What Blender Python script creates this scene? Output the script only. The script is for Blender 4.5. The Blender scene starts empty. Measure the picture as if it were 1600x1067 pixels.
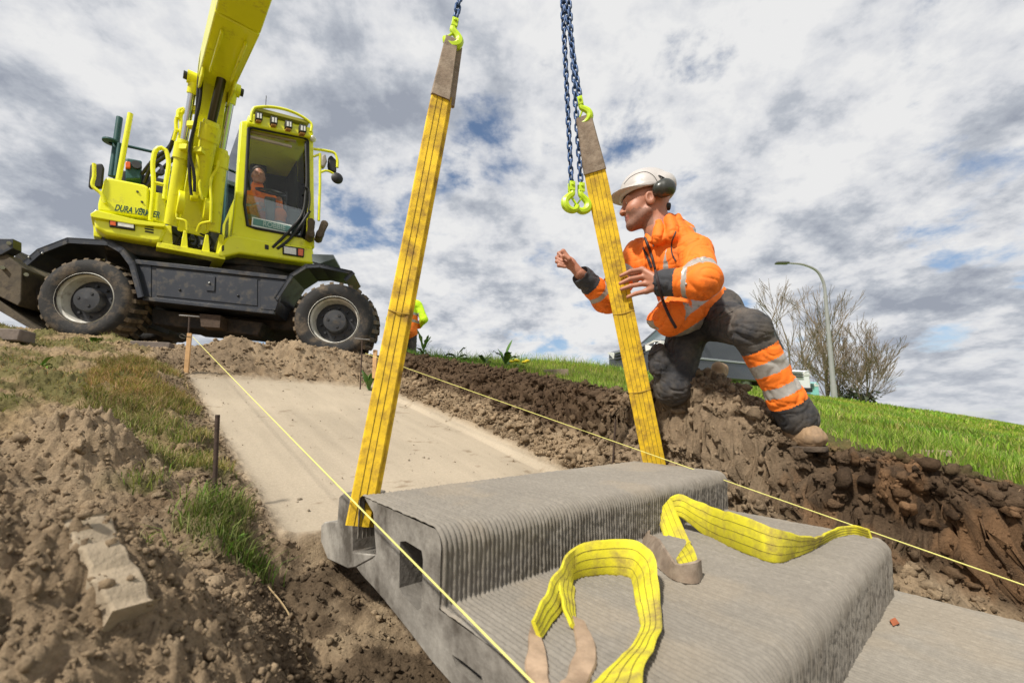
import bpy, bmesh, math, random
import numpy as np
from mathutils import Vector, Matrix
random.seed(7); RNG = np.random.default_rng(7)
R = math.radians
sc = bpy.context.scene
C = sc.collection

# ---------------------------------------------------------------- camera
FPX, PITCH, HZ = 700.0, R(7), 676.0          # focal length in photo pixels, tilt, eye-level row
CY = HZ - FPX*math.tan(PITCH)
cam = bpy.data.cameras.new('camera'); camo = bpy.data.objects.new('camera', cam); C.objects.link(camo)
cam.sensor_width = 36; cam.lens = 36*FPX/1600; cam.shift_y = (CY-533.5)/1600
cam.clip_start = .02; cam.clip_end = 3000
cam.dof.use_dof = True; cam.dof.focus_distance = 2.5; cam.dof.aperture_fstop = 3.6
camo.location = (0, 0, 0); camo.rotation_euler = (R(90)+PITCH, 0, 0)
sc.camera = camo

# ---------------------------------------------------------------- sky, sun, exposure
SUN_EL, SUN_AZ = R(50), R(215)               # compass direction to the sun: 0 = +Y, 90 = +X
wd = bpy.data.worlds.new('World'); sc.world = wd; wd.use_nodes = True
nt = wd.node_tree; nt.nodes.clear()
def N(t, nt_, **k):
    n = nt_.nodes.new(t)
    for a, b in k.items():
        if a.startswith('i_'): n.inputs[a[2:].replace('_', ' ')].default_value = b
        else: setattr(n, a, b)
    return n
def L(a, b, nt_): nt_.links.new(a, b)
def ramp(nt_, fac, stops, interp='LINEAR'):
    r = nt_.nodes.new('ShaderNodeValToRGB'); r.color_ramp.interpolation = interp
    e = r.color_ramp.elements
    while len(e) < len(stops): e.new(.5)
    for x, (p, c) in zip(e, stops): x.position = p; x.color = c if len(c) == 4 else (*c, 1)
    L(fac, r.inputs[0], nt_); return r
def math_(nt_, op, a, b=None):
    m = nt_.nodes.new('ShaderNodeMath'); m.operation = op
    for i, v in enumerate((a, b)):
        if v is None: continue
        if hasattr(v, 'links'): L(v, m.inputs[i], nt_)
        else: m.inputs[i].default_value = v
    return m.outputs[0]
def mixc(nt_, fac, a, b, mode='MIX'):
    m = nt_.nodes.new('ShaderNodeMix'); m.data_type = 'RGBA'; m.blend_type = mode
    for i, v in ((0, fac), (6, a), (7, b)):
        if hasattr(v, 'links'): L(v, m.inputs[i], nt_)
        else: m.inputs[i].default_value = v if i == 0 or len(v) == 4 else (*v, 1)
    return m.outputs[2]
sky = N('ShaderNodeTexSky', nt, sky_type='NISHITA', sun_disc=False, sun_elevation=SUN_EL, sun_rotation=SUN_AZ)
tc = N('ShaderNodeTexCoord', nt)
sep = N('ShaderNodeSeparateXYZ', nt); L(tc.outputs['Generated'], sep.inputs[0], nt)
den = math_(nt, 'ADD', math_(nt, 'MAXIMUM', sep.outputs[2], 0.0), .30)   # a cloud deck seen in perspective
cmb = N('ShaderNodeCombineXYZ', nt)
L(math_(nt, 'DIVIDE', sep.outputs[0], den), cmb.inputs[0], nt); L(math_(nt, 'DIVIDE', sep.outputs[1], den), cmb.inputs[1], nt)
def cloud_noise(loc, scale, detail, rough, dist):
    mp = N('ShaderNodeMapping', nt); mp.inputs['Location'].default_value = loc; L(cmb.outputs[0], mp.inputs[0], nt)
    n = N('ShaderNodeTexNoise', nt, i_Scale=scale, i_Detail=detail, i_Roughness=rough, i_Distortion=dist); L(mp.outputs[0], n.inputs['Vector'], nt); return n.outputs[0]
nA = cloud_noise((3.62, 2.3, .4), 3.3, 9.0, .60, .12)        # gaps
nB = cloud_noise((7.1, -2.3, 2.0), 1.25, 3.0, .5, .1)         # broad light and dark banks
nC = cloud_noise((1.3, 4.4, 5.0), 5.2, 10.0, .62, .05)        # billows
cover = ramp(nt, nA, [(.31, (0, 0, 0)), (.455, (1, 1, 1))], 'EASE')
dens = math_(nt, 'ADD', math_(nt, 'MULTIPLY', nB, .68), math_(nt, 'MULTIPLY', nC, .88))
dens = math_(nt, 'ADD', dens, math_(nt, 'MULTIPLY', math_(nt, 'SUBTRACT', .5, nA), .55))
shade = ramp(nt, dens, [(.59, (.28, .305, .36)), (.69, (.41, .435, .48)), (.775, (.59, .60, .625)), (.87, (.70, .70, .70))])
skyc = mixc(nt, 1.0, sky.outputs[0], (.11, .11, .11), 'MULTIPLY')
col = mixc(nt, cover.outputs[0], skyc, shade.outputs[0])
hz = ramp(nt, sep.outputs[2], [(0.0, (1, 1, 1)), (.20, (0, 0, 0))])
col = mixc(nt, math_(nt, 'MULTIPLY', hz.outputs[0], .5), col, (.52, .54, .58))
bg = N('ShaderNodeBackground', nt); bg.inputs[1].default_value = 1.0; L(col, bg.inputs[0], nt)
wo = N('ShaderNodeOutputWorld', nt); L(bg.outputs[0], wo.inputs[0], nt)
sl = bpy.data.lights.new('sun', 'SUN'); sl.energy = 4.2; sl.angle = R(4); sl.color = (1, .94, .84)
so = bpy.data.objects.new('sun', sl); C.objects.link(so)
sd = Vector((math.sin(SUN_AZ)*math.cos(SUN_EL), math.cos(SUN_AZ)*math.cos(SUN_EL), math.sin(SUN_EL)))
so.rotation_euler = sd.to_track_quat('Z', 'Y').to_euler(); so.location = sd*30
sc.view_settings.view_transform = 'Standard'; sc.view_settings.look = 'None'
sc.view_settings.exposure = 0.25; sc.view_settings.gamma = 1.0; sc.view_settings.use_curve_mapping = False
sc.cycles.use_denoising = True
sc.cycles.max_bounces = 6; sc.cycles.transparent_max_bounces = 12

# ---------------------------------------------------------------- helpers: pixel rays to places
A = lambda *v: np.array(v if len(v) > 1 else v[0], float)
def ray(px, py):
    r = (px-800)/FPX; u = (CY-py)/FPX
    return A(r, math.cos(PITCH)-u*math.sin(PITCH), math.sin(PITCH)+u*math.cos(PITCH))
def P(px, py, Y): d = ray(px, py); return d*(Y/d[1])
def onz(px, py, z): d = ray(px, py); return d*(z/d[2])
def onpl(px, py, q, n): d = ray(px, py); return d*(np.dot(q, n)/np.dot(d, n))
def nrm(v): v = A(v); return v/np.linalg.norm(v)
ZUP = A(0, 0, 1)

# ---------------------------------------------------------------- noise
def _h(ix, iy, iz, s):
    with np.errstate(over='ignore'):
        n = (ix.astype(np.int64)*374761393 + iy.astype(np.int64)*668265263 + iz.astype(np.int64)*2147483647 + s*1274126177) & 0xffffffff
        n = ((n ^ (n >> 13))*1274126177) & 0xffffffff
        n = ((n ^ (n >> 16))*2246822519) & 0xffffffff
        return ((n ^ (n >> 15)) & 0xffffff)/float(0xffffff)
def vnoise(p, s=0):
    p = np.asarray(p, float)
    i = np.floor(p).astype(np.int64); f = p-i; f = f*f*f*(f*(f*6-15)+10)
    D = p.shape[-1]; z = np.zeros(p.shape[:-1], np.int64); out = 0
    for c in range(2**D):
        b = [(c >> k) & 1 for k in range(D)]; w = 1.0
        for k in range(D): w = w*(f[..., k] if b[k] else 1-f[..., k])
        out = out + w*_h(i[..., 0]+b[0], i[..., 1]+b[1], (i[..., 2]+b[2]) if D > 2 else z, s)
    return out*2-1
def fbm(p, sc_, o=4, g=.5, s=0):
    p = np.asarray(p, float)*sc_; a = 1.; t = 0.; n = 0.
    for k in range(o): t = t+a*vnoise(p+17.3*k, s+k); n += a; a *= g; p = p*2.03
    return t/n
def worley(p, s=0):
    i = np.floor(p).astype(np.int64); best = np.full(p.shape[:-1], 9.); z = np.zeros_like(i[..., 0])
    for dx in (-1, 0, 1):
        for dy in (-1, 0, 1):
            cx = i[..., 0]+dx; cy = i[..., 1]+dy
            d = (cx+_h(cx, cy, z, s)-p[..., 0])**2+(cy+_h(cx, cy, z, s+9)-p[..., 1])**2
            best = np.minimum(best, d)
    return np.sqrt(best)
def sst(x, a, b): t = np.clip((x-a)/(b-a), 0, 1); return t*t*(3-2*t)

# ---------------------------------------------------------------- materials
MATS = {}
def mat(name, col, rough=.55, metal=0., var=.12, vs=5., bump=0., bs=60., dirt=None, spec=.5, coat=0.):
    if name in MATS: return MATS[name]
    m = bpy.data.materials.new(name); m.use_nodes = True; t = m.node_tree; b = t.nodes['Principled BSDF']
    tc = N('ShaderNodeTexCoord', t)
    n1 = N('ShaderNodeTexNoise', t, i_Scale=vs, i_Detail=6.0, i_Roughness=.6); L(tc.outputs['Object'], n1.inputs['Vector'], t)
    v = ramp(t, n1.outputs[0], [(.25, (1-var,)*3), (.75, (1+var,)*3)])
    c = mixc(t, 1.0, (*col, 1), v.outputs[0], 'MULTIPLY')
    rr = rough
    if dirt:
        dc, amt, ds = dirt
        n2 = N('ShaderNodeTexNoise', t, i_Scale=ds, i_Detail=9.0, i_Roughness=.68); L(tc.outputs['Object'], n2.inputs['Vector'], t)
        d = ramp(t, n2.outputs[0], [(max(0, .62-amt*.35), (0, 0, 0)), (.80-amt*.2, (1, 1, 1))])
        c = mixc(t, d.outputs[0], c, (*dc, 1))
        rr = math_(t, 'ADD', math_(t, 'MULTIPLY', d.outputs[0], .85-rough), rough)
    L(c, b.inputs['Base Color'], t)
    if hasattr(rr, 'links'): L(rr, b.inputs['Roughness'], t)
    else: b.inputs['Roughness'].default_value = rr
    b.inputs['Metallic'].default_value = metal; b.inputs['Specular IOR Level'].default_value = spec; b.inputs['Coat Weight'].default_value = coat
    if bump:
        n3 = N('ShaderNodeTexNoise', t, i_Scale=bs, i_Detail=5.0, i_Roughness=.6); L(tc.outputs['Object'], n3.inputs['Vector'], t)
        bp = N('ShaderNodeBump', t); bp.inputs['Strength'].default_value = 1.0; bp.inputs['Distance'].default_value = bump
        L(n3.outputs[0], bp.inputs['Height'], t); L(bp.outputs[0], b.inputs['Normal'], t)
    MATS[name] = m; return m
def attr_mat(name, rough=.9, var=.25, vs=40., bump=.004, bs=120., trans=0., spec=.2):
    """base colour from the per-vertex colours of the thing, broken up by fine noise"""
    m = bpy.data.materials.new(name); m.use_nodes = True; t = m.node_tree; b = t.nodes['Principled BSDF']
    at = N('ShaderNodeAttribute', t, attribute_name='tint'); tc = N('ShaderNodeTexCoord', t)
    n1 = N('ShaderNodeTexNoise', t, i_Scale=vs, i_Detail=8.0, i_Roughness=.7); L(tc.outputs['Object'], n1.inputs['Vector'], t)
    v = ramp(t, n1.outputs[0], [(.28, (1-var,)*3), (.72, (1+var,)*3)])
    c = mixc(t, at.outputs['Alpha'], at.outputs[0], v.outputs[0], 'MULTIPLY'); L(c, b.inputs['Base Color'], t)
    b.inputs['Roughness'].default_value = rough; b.inputs['Specular IOR Level'].default_value = spec
    if bump:
        n3 = N('ShaderNodeTexNoise', t, i_Scale=bs, i_Detail=6.0, i_Roughness=.7); L(tc.outputs['Object'], n3.inputs['Vector'], t)
        bp = N('ShaderNodeBump', t); bp.inputs['Distance'].default_value = bump; L(at.outputs['Alpha'], bp.inputs['Strength'], t); L(n3.outputs[0], bp.inputs['Height'], t); L(bp.outputs[0], b.inputs['Normal'], t)
    if trans:
        tr = N('ShaderNodeBsdfTranslucent', t); L(c, tr.inputs[0], t); mx = N('ShaderNodeMixShader', t); mx.inputs[0].default_value = trans
        L(b.outputs[0], mx.inputs[1], t); L(tr.outputs[0], mx.inputs[2], t); L(mx.outputs[0], t.nodes['Material Output'].inputs[0], t)
    MATS[name] = m; return m
def glass(name, tint, op, rough=.02):
    m = bpy.data.materials.new(name); m.use_nodes = True; t = m.node_tree; t.nodes.remove(t.nodes['Principled BSDF'])
    tr = N('ShaderNodeBsdfTransparent', t); tr.inputs[0].default_value = (*tint, 1)
    gl = N('ShaderNodeBsdfGlossy', t); gl.inputs[1].default_value = rough
    fr = N('ShaderNodeFresnel', t); fr.inputs[0].default_value = 1.3
    mx = N('ShaderNodeMixShader', t); L(math_(t, 'ADD', fr.outputs[0], op), mx.inputs[0], t); L(tr.outputs[0], mx.inputs[1], t); L(gl.outputs[0], mx.inputs[2], t)
    L(mx.outputs[0], t.nodes['Material Output'].inputs[0], t); MATS[name] = m; return m

# ---------------------------------------------------------------- mesh builder
def tag(o, label=None, cat=None, group=None, kind=None):
    for k, v in (('label', label), ('category', cat), ('group', group), ('kind', kind)):
        if v: o[k] = v
    return o
def empty(name, loc):
    o = bpy.data.objects.new(name, None); C.objects.link(o); o.location = Vector(loc); o.empty_display_size = .1; return o
def wloc(o):
    v = A(o.location)
    while o.parent: o = o.parent; v = v+A(o.location)
    return v
def frame_for(axis, up=None):
    z = nrm(axis); u = A(up) if up is not None else (ZUP if abs(z[2]) < .9 else A(1, 0, 0))
    x = nrm(np.cross(u, z)); y = np.cross(z, x); return x, y, z
class MB:
    def __init__(s): s.v = []; s.f = []; s.m = []; s.cols = None
    def add(s, vs, fs, mi=0):
        b = len(s.v); s.v.extend([tuple(map(float, q)) for q in vs]); s.f.extend([tuple(i+b for i in q) for q in fs]); s.m.extend([mi]*len(fs)); return s
    def box(s, c, sz, ax=None, mi=0):
        ax = ax or (A(1, 0, 0), A(0, 1, 0), ZUP); c = A(c); q = []
        for k in range(8): q.append(c+sum(ax[i]*sz[i]*(.5 if (k >> i) & 1 else -.5) for i in range(3)))
        return s.add(q, [(0, 2, 3, 1), (4, 5, 7, 6), (0, 1, 5, 4), (2, 6, 7, 3), (0, 4, 6, 2), (1, 3, 7, 5)], mi)
    def prism(s, poly, vec, mi=0):
        n = len(poly); poly = [A(q) for q in poly]; vec = A(vec)
        nn = sum((np.cross(poly[i]-poly[0], poly[(i+1) % n]-poly[0]) for i in range(n)), A(0, 0, 0))
        if np.dot(nn, vec) > 0: poly = poly[::-1]
        q = poly+[p+vec for p in poly]
        return s.add(q, [tuple(range(n)), tuple(range(2*n-1, n-1, -1))]+[(i, i+n, (i+1) % n+n, (i+1) % n) for i in range(n)], mi)
    def cone(s, p0, p1, r0, r1, n=12, mi=0, caps=True):
        x, y, z = frame_for(A(p1)-A(p0)); q = []
        for p, r in ((A(p0), r0), (A(p1), r1)):
            for k in range(n): t = 2*math.pi*k/n; q.append(p+(x*math.cos(t)+y*math.sin(t))*r)
        fs = [(k, (k+1) % n, (k+1) % n+n, k+n) for k in range(n)]
        if caps: fs += [tuple(range(n-1, -1, -1)), tuple(range(n, 2*n))]
        return s.add(q, fs, mi)
    def tube(s, pts, r, n=8, mi=0, closed=False):
        pts = [A(p) for p in pts]; K = len(pts); rs = r if hasattr(r, '__len__') else [r]*K; q = []; prev = None
        for i in range(K):
            d = (pts[(i+1) % K]-pts[i-1]) if closed else pts[min(i+1, K-1)]-pts[max(i-1, 0)]
            z = nrm(d)
            if prev is None: x, y, _ = frame_for(z)
            else: x = nrm(prev-z*np.dot(prev, z)); y = np.cross(z, x)
            prev = x
            for k in range(n): t = 2*math.pi*k/n; q.append(pts[i]+(x*math.cos(t)+y*math.sin(t))*rs[i])
        fs = []
        for i in range(K if closed else K-1):
            j = (i+1) % K
            for k in range(n): fs.append((i*n+k, i*n+(k+1) % n, j*n+(k+1) % n, j*n+k))
        if not closed: fs += [tuple(range(n-1, -1, -1)), tuple(range((K-1)*n, K*n))]
        return s.add(q, fs, mi)
    def lathe(s, c, axis, prof, n=32, mi=0, closed=False):
        x, y, z = frame_for(axis); c = A(c); K = len(prof); q = []
        for (r, h) in prof:
            for k in range(n): t = 2*math.pi*k/n; q.append(c+z*h+(x*math.cos(t)+y*math.sin(t))*r)
        fs = []
        for i in range(K if closed else K-1):
            j = (i+1) % K
            for k in range(n): fs.append((i*n+k, i*n+(k+1) % n, j*n+(k+1) % n, j*n+k))
        return s.add(q, fs, mi)
    def ball(s, c, r, n=10, mi=0, sc3=(1, 1, 1)):
        pr = [(max(1e-4, math.sin(math.pi*i/n)), -math.cos(math.pi*i/n)) for i in range(n+1)]; q = []; m = n*2
        for (rr, h) in pr:
            for k in range(m): t = 2*math.pi*k/m; q.append(A(c)+A(rr*math.cos(t)*sc3[0], rr*math.sin(t)*sc3[1], h*sc3[2])*r)
        return s.add(q, [(i*m+k, i*m+(k+1) % m, (i+1)*m+(k+1) % m, (i+1)*m+k) for i in range(n) for k in range(m)], mi)
    def build(s, name, mats, parent=None, smooth=40, bevel=0., seg=2, loc=None):
        if not isinstance(mats, (list, tuple)): mats = [mats]
        me = bpy.data.meshes.new(name); o = bpy.data.objects.new(name, me); C.objects.link(o)
        off = A(0, 0, 0)
        if parent is not None: o.parent = parent; off = wloc(parent)
        elif loc is not None: o.location = Vector(loc); off = A(loc)
        me.from_pydata([tuple(A(q)-off) for q in s.v], [], s.f)
        for m in mats: me.materials.append(m)
        if len(mats) > 1: me.polygons.foreach_set('material_index', s.m)
        me.validate(); me.update()
        if smooth: me.polygons.foreach_set('use_smooth', [True]*len(me.polygons)); me.set_sharp_from_angle(angle=R(smooth))
        if bevel:
            b = o.modifiers.new('edge', 'BEVEL'); b.width = bevel; b.segments = seg; b.limit_method = 'ANGLE'; b.angle_limit = R(35); b.harden_normals = False
        return o
def np_mesh(name, V, Fq, mats, parent=None, tint=None, smooth=True, mi=None, loc=None, sharp=None):
    """big meshes straight from arrays; Fq (n,3) or (n,4)"""
    me = bpy.data.meshes.new(name); o = bpy.data.objects.new(name, me); C.objects.link(o)
    off = A(0, 0, 0)
    if parent is not None: o.parent = parent; off = wloc(parent)
    elif loc is not None: o.location = Vector(loc); off = A(loc)
    V = np.asarray(V, np.float64)-off; Fq = np.asarray(Fq, np.int32); k = Fq.shape[1]
    me.vertices.add(len(V)); me.vertices.foreach_set('co', V.astype(np.float32).ravel())
    me.loops.add(Fq.size); me.loops.foreach_set('vertex_index', Fq.ravel())
    me.polygons.add(len(Fq)); me.polygons.foreach_set('loop_start', np.arange(0, Fq.size, k, dtype=np.int32))
    if mi is not None: me.polygons.foreach_set('material_index', np.asarray(mi, np.int32))
    me.update(calc_edges=True)
    for m in (mats if isinstance(mats, (list, tuple)) else [mats]): me.materials.append(m)
    if smooth: me.polygons.foreach_set('use_smooth', np.ones(len(Fq), bool))
    if sharp: me.set_sharp_from_angle(angle=R(sharp))
    if tint is not None:
        at = me.attributes.new('tint', 'FLOAT_COLOR', 'POINT'); c4 = np.ones((len(V), 4), np.float32); c4[:, :tint.shape[1]] = tint
        at.data.foreach_set('color', c4.ravel())
    return o
def text_part(txt, name, pos, xdir, ydir, h, width, m, parent, depth=.002, font_shear=0., bold=.015):
    cu = bpy.data.curves.new(name, 'FONT'); cu.body = txt; cu.size = 1; cu.align_x = 'LEFT'; cu.extrude = 0; cu.shear = font_shear; cu.offset = bold
    to = bpy.data.objects.new(name, cu); C.objects.link(to)
    dg = bpy.context.evaluated_depsgraph_get(); dg.update(); me0 = bpy.data.meshes.new_from_object(to.evaluated_get(dg))
    vs = np.array([v.co[:] for v in me0.vertices]); fs = [tuple(p.vertices) for p in me0.polygons]
    bpy.data.objects.remove(to); bpy.data.curves.remove(cu); bpy.data.meshes.remove(me0)
    vs[:, 0] -= vs[:, 0].min(); vs[:, 1] -= vs[:, 1].min(); vs[:, 0] *= width/vs[:, 0].max(); vs[:, 1] *= h/vs[:, 1].max()
    b = MB(); z = nrm(np.cross(xdir, ydir)); b.add([A(pos)+nrm(xdir)*q[0]+nrm(ydir)*q[1]+z*depth for q in vs], fs)
    return b.build(name, m, parent, smooth=0)
# ---------------------------------------------------------------- ground: a dike slope with the stair trench cut into it
GO = A(-.621, 1.54); EU = A(-.669, .743); EW = A(.743, .669)     # origin, uphill, along the dike
def ab(x, y): x = np.asarray(x)-GO[0]; y = np.asarray(y)-GO[1]; return x*EW[0]+y*EW[1], x*EU[0]+y*EU[1]
def xy(a, b): return GO[0]+a*EW[0]+b*EU[0], GO[1]+a*EW[1]+b*EU[1]
ZTOP = 1.05
def bed_z(b): return -.437+.287*b
_TB = [-9, -3, -1.5, -1, -.5, .5, 1.5, 3, 3.5, 4.2, 9]; _TZ = [-2.3, -.62, -.19, -.044, .1, .335, .56, .88, 1.0, 1.05, 1.05]
def gauss(a, b, ca, cb, ra, rb, rot=0):
    da, db = a-ca, b-cb
    if rot: c, s = math.cos(rot), math.sin(rot); da, db = da*c+db*s, -da*s+db*c
    return np.exp(-(da/ra)**2-(db/rb)**2)
def natural(a, b):
    zl = np.clip(bed_z(b)+.07, -2.3, None)
    k = .07; zl = -k*np.logaddexp(-zl/k, -ZTOP/k)
    be = b+.06*np.clip(a-4, 0, 200)
    zr = np.interp(be, _TB, _TZ)
    z2 = .2+.3*be; z2 = -k*np.logaddexp(-np.clip(z2, -2.3, None)/k, -(ZTOP+.03)/k)
    zr = zr+(z2-zr)*sst(a, 2.4, 4.5)*sst(be, -1.5, 0)
    return zl+(zr-zl)*sst(a, .3, 1.6)
def ground(a, b, rough=True):
    a = np.asarray(a, float); b = np.asarray(b, float); q = np.stack([a, b], -1)
    w1 = fbm(q, 1.6, 3, s=3); w2 = fbm(q, 5., 4, s=5)
    nat = natural(a, b)
    bz = bed_z(b)-.11*(1-sst(b+.05*w2, .13, .27))*(1-sst(a, .9, 1.4))
    fl = 1-sst(a+.05*w2, -.33, -.08)
    nearw = sst(b, -1.7, -1.2)*(1-sst(b, -.2, .35))
    a0 = 1.64-.12*nearw+.05*fbm(q, 1.4, 2, .5, s=35)*(1-.6*nearw); a1 = 2.18-.34*nearw+.13*fbm(q, 1.7, 2, .5, s=33)*(1-.4*nearw)
    u = np.clip((a-a0)/(a1-a0), 0, 1.2)
    fr = np.interp(u, [0, .2, .5, .62, .74, .86, 1.0], [0, .13, .36, .47, .84, .97, 1])
    fe = sst(b+.10*w1, 3.30, 4.2)
    fr_all = np.maximum(np.maximum(fl, fr), fe)
    z = bz+(nat-bz)*fr_all
    # heaps of dug sand and soil
    hp = .33*gauss(a, b, -.80, -.52, .24, .30)+.20*gauss(a, b, -.52, -.50, .17, .24)+.05*gauss(a, b, -.40, -.75, .2, .3)+.23*gauss(a, b, -.62, .66, .17, .21)+.24*gauss(a, b, -.98, .50, .17, .22)
    hp = hp+.20*gauss(a, b, .42, 4.0, .30, .34)+.15*gauss(a, b, .95, 3.9, .27, .26)+.05*gauss(a, b, .1, 3.75, .5, .25)
    mw = .17*gauss(a, b, 1.95, -.42, .30, .33)+.13*gauss(a, b, 1.72, -.24, .20, .28)
    z = z+hp+mw-.09*gauss(a, b, 1.80, -.97, .12, .15)
    far = sst(np.hypot(a, b), 6, 14)
    grass_r = sst(u, .93, 1.08)*(1-sst(mw, .015, .05))*sst(a, 1.6, 2.2)
    pn = fbm(q, 2.3, 4, s=21)
    grass_l = (1-sst(a, -.42, -.28))*sst(pn+.16*sst(b, 1.0, 1.9)-.12*sst(b, 3.6, 4.8), .0, .25)*(1-sst(hp, .03, .07))*sst(b, .35, .8)
    edge_l = sst(a, -.62, -.5)*(1-sst(a, -.2, -.10))*sst(b, -.05, .12)*(1-sst(b, 2.9, 3.4))*sst(fbm(q, 4., 3, s=31)+.08, -.02, .2)*(1-sst(hp, .05, .1))
    grass_l = np.maximum(grass_l, edge_l*(a < .8))
    smooth_bed = (1-fr_all)*sst(b+.04*w2, .2, .28)*(1-sst(b+.12*w1, 3.0, 3.4))
    smooth_bed = np.where(fr_all < .06, 1, np.clip(1-(fr_all-.06)/.10, 0, 1))*sst(b+.04*w2, .2, .28)*(1-sst(b+.12*w1+.05*w2, 3.1, 3.45))*sst(a, -.12, -.02)
    if rough:
        soil = np.clip(1-smooth_bed, .0, 1)*(1-.75*grass_r)*(1-far)
        c1 = np.clip(.55-worley(q*9+w2[..., None]*.7, 2), -.4, .6); c2 = np.clip(.55-worley(q*24+w2[..., None], 4), -.4, .6); c3 = np.clip(.5-worley(q*55, 6), -.4, .5)
        amp = .55+.9*np.clip(hp*5+mw*3, 0, 1)
        rid = 1-np.abs(fbm(q, 11, 4, .6, s=71))*2
        rgh = .030*w2+.024*c1*amp+.030*c2*amp+.026*c3*amp+.026*fbm(q, 24, 4, .7, s=8)+.018*rid
        tuft = .055*np.clip(w2+.2, -.2, 1)*grass_l
        wall = sst(u, .3, .6)*(1-sst(u, .98, 1.15))*(a > 1.2)
        # tool marks along the lower sand slope
        stp = sst(u, .04, .2)*(1-sst(u, .9, 1.06))*(a > 1.2)*.88
        z = z+soil*rgh*(1-stp)+tuft+smooth_bed*(.0012*fbm(q, 9, 4, .6, s=14)-.006*np.clip(fbm(q*A(1, 3), 8, 3, s=15)-.38, 0, 1))
        z = z+far*.12*fbm(q, .25, 3, s=17)*sst(np.hypot(a, b), 14, 40)
    return z, dict(frac=fr_all, u=u, bed=smooth_bed, gr=grass_r, gl=grass_l, hp=hp, mw=mw, w1=w1, w2=w2, pn=pn, far=far)
def gz(x, y, rough=True):
    a, b = ab(np.atleast_1d(x), np.atleast_1d(y)); z, _ = ground(a, b, rough); return z
def geo(lo, hi, d, g):
    out = [lo]
    while out[-1] < hi: out.append(out[-1]+d); d *= g
    return np.array(out)
av = np.concatenate([-geo(1.25, 500, .012, 1.09)[::-1][:-1], np.arange(-1.25, -.05, .006), np.arange(-.05, 1.5, .016), np.arange(1.5, 2.3, .008), np.arange(2.3, 2.9, .014), 2.9+geo(0, 6, .02, 1.03)[:-1], 2.9+geo(6.1, 700, .4, 1.09)])
bv = np.concatenate([-geo(1.41, 300, .03, 1.2)[::-1][:-1], np.arange(-1.4, -.9, .010), np.arange(-.9, 1.1, .0065), np.arange(1.1, 2.2, .010), np.arange(2.2, 4.7, .015), 4.7+geo(0, 5, .03, 1.05)[:-1], 4.7+geo(5.1, 600, .4, 1.12)])
GA, GB = np.meshgrid(av, bv, indexing='ij')
GZ, W = ground(GA, GB)
q3g = np.stack([GA, GB, GZ], -1); wallm = sst(W['u'], .08, .3)*(1-sst(W['u'], 1.0, 1.15))*(GA > 1.2)*(1-W['far'])
qbz = np.stack([GB, GZ*1.2], -1); GZ = GZ+wallm*.03*fbm(q3g, 14, 4, .7, s=87); push = wallm*(.07*fbm(q3g, 6, 4, .6, s=81)+.055*fbm(q3g, 20, 4, .7, s=83)-.07*np.clip(.55-worley(qbz*10, 21), -.3, .6)-.045*np.clip(.55-worley(qbz*24, 23), -.3, .6)); GX, GY = xy(GA+push, GB+.05*wallm*fbm(q3g, 11, 4, .7, s=85))
V = np.stack([GX, GY, GZ], -1).reshape(-1, 3)
na, nb = GA.shape; ii = (np.arange(na-1)[:, None]*nb+np.arange(nb-1)[None]).ravel()
F = np.stack([ii, ii+nb, ii+nb+1, ii+1], -1)
q2 = np.stack([GA, GB], -1)
def mixn(c, d, t): return c+(np.asarray(d)-c)*t[..., None]
n1 = fbm(q3g, 5, 4, .6, s=41); n2 = fbm(q3g, 20, 3, .6, s=43)
colr = np.zeros(GA.shape+(3,))+A(.30, .222, .142)
colr = mixn(colr, (.165, .115, .07), sst(n1, -.15, .35)*.8)
colr = mixn(colr, (.32, .25, .17), sst(n2, .05, .4)*.5)
u = W['u']; isr = (GA > 1.2)
tops = sst(u+.12*n1, .50, .66)*isr
colr = mixn(colr, (.075, .048, .030), tops*.9)
colr = mixn(colr, (.20, .115, .06), tops*sst(n1+.6*n2, .02, .30)*.8*(1-sst(GB, .0, .8)))
colr = mixn(colr, (.05, .033, .022), tops*sst(-n2, .1, .35)*.6)
colr = mixn(colr, (.25, .19, .13), np.clip(W['mw']*14, 0, 1)*(.75+.25*n1))
colr = mixn(colr, (.32, .238, .153), np.clip(W['hp']*7, 0, 1)*.6)
band = sst(W['frac'], .05, .2)*(1-sst(W['frac'], .75, .95))*(GA < .5)
colr = mixn(colr, (.17, .125, .082), band*.7)
nearm = sst(GB, -.95, -.7)*(1-sst(GB, .15, .45))*isr*sst(W['frac'], .02, .1)
colr = mixn(colr, (.26, .192, .125), nearm*(.62+.3*n1))
colr = mixn(colr, (.405, .342, .258), W['bed'])
colr = mixn(colr, (.22, .165, .11), W['bed']*sst(fbm(q2*A(1, 2.0), 5, 5, .7, s=51), .40, .62)*.7)
colr *= (1+W['bed']*(.14*fbm(q2, 1.7, 4, .55, s=53)+.09*fbm(q2*A(9, .9), 1.6, 3, .6, s=55)))[..., None]
pit = (1-sst(GB+.05*W['w2'], .16, .28))*sst(GA, -.22, -.05)*(1-isr)
colr = mixn(colr, (.10, .072, .047), pit*sst(n1+.1, -.25, .3)*.85)
colr = mixn(colr, (.30, .23, .15), pit*sst(-n1, .05, .4)*.8)
colr = mixn(colr, (.30, .215, .115), (GA < -.3)*(1-W['bed'])*sst(W['pn'], -.5, .0)*(1-np.clip(W['hp']*9, 0, 1))*sst(GB, .5, 1.2)*.7)
g = np.maximum(W['gr'], W['gl']*.75)
colr = mixn(colr, (.10, .105, .033), g)
colr = mixn(colr, (.24, .34, .06), W['gr']*sst(W['far'], 0, 1))
ground_mat = attr_mat('soil and sand', .95, .34, 90., .009, 130., spec=.1)
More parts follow.
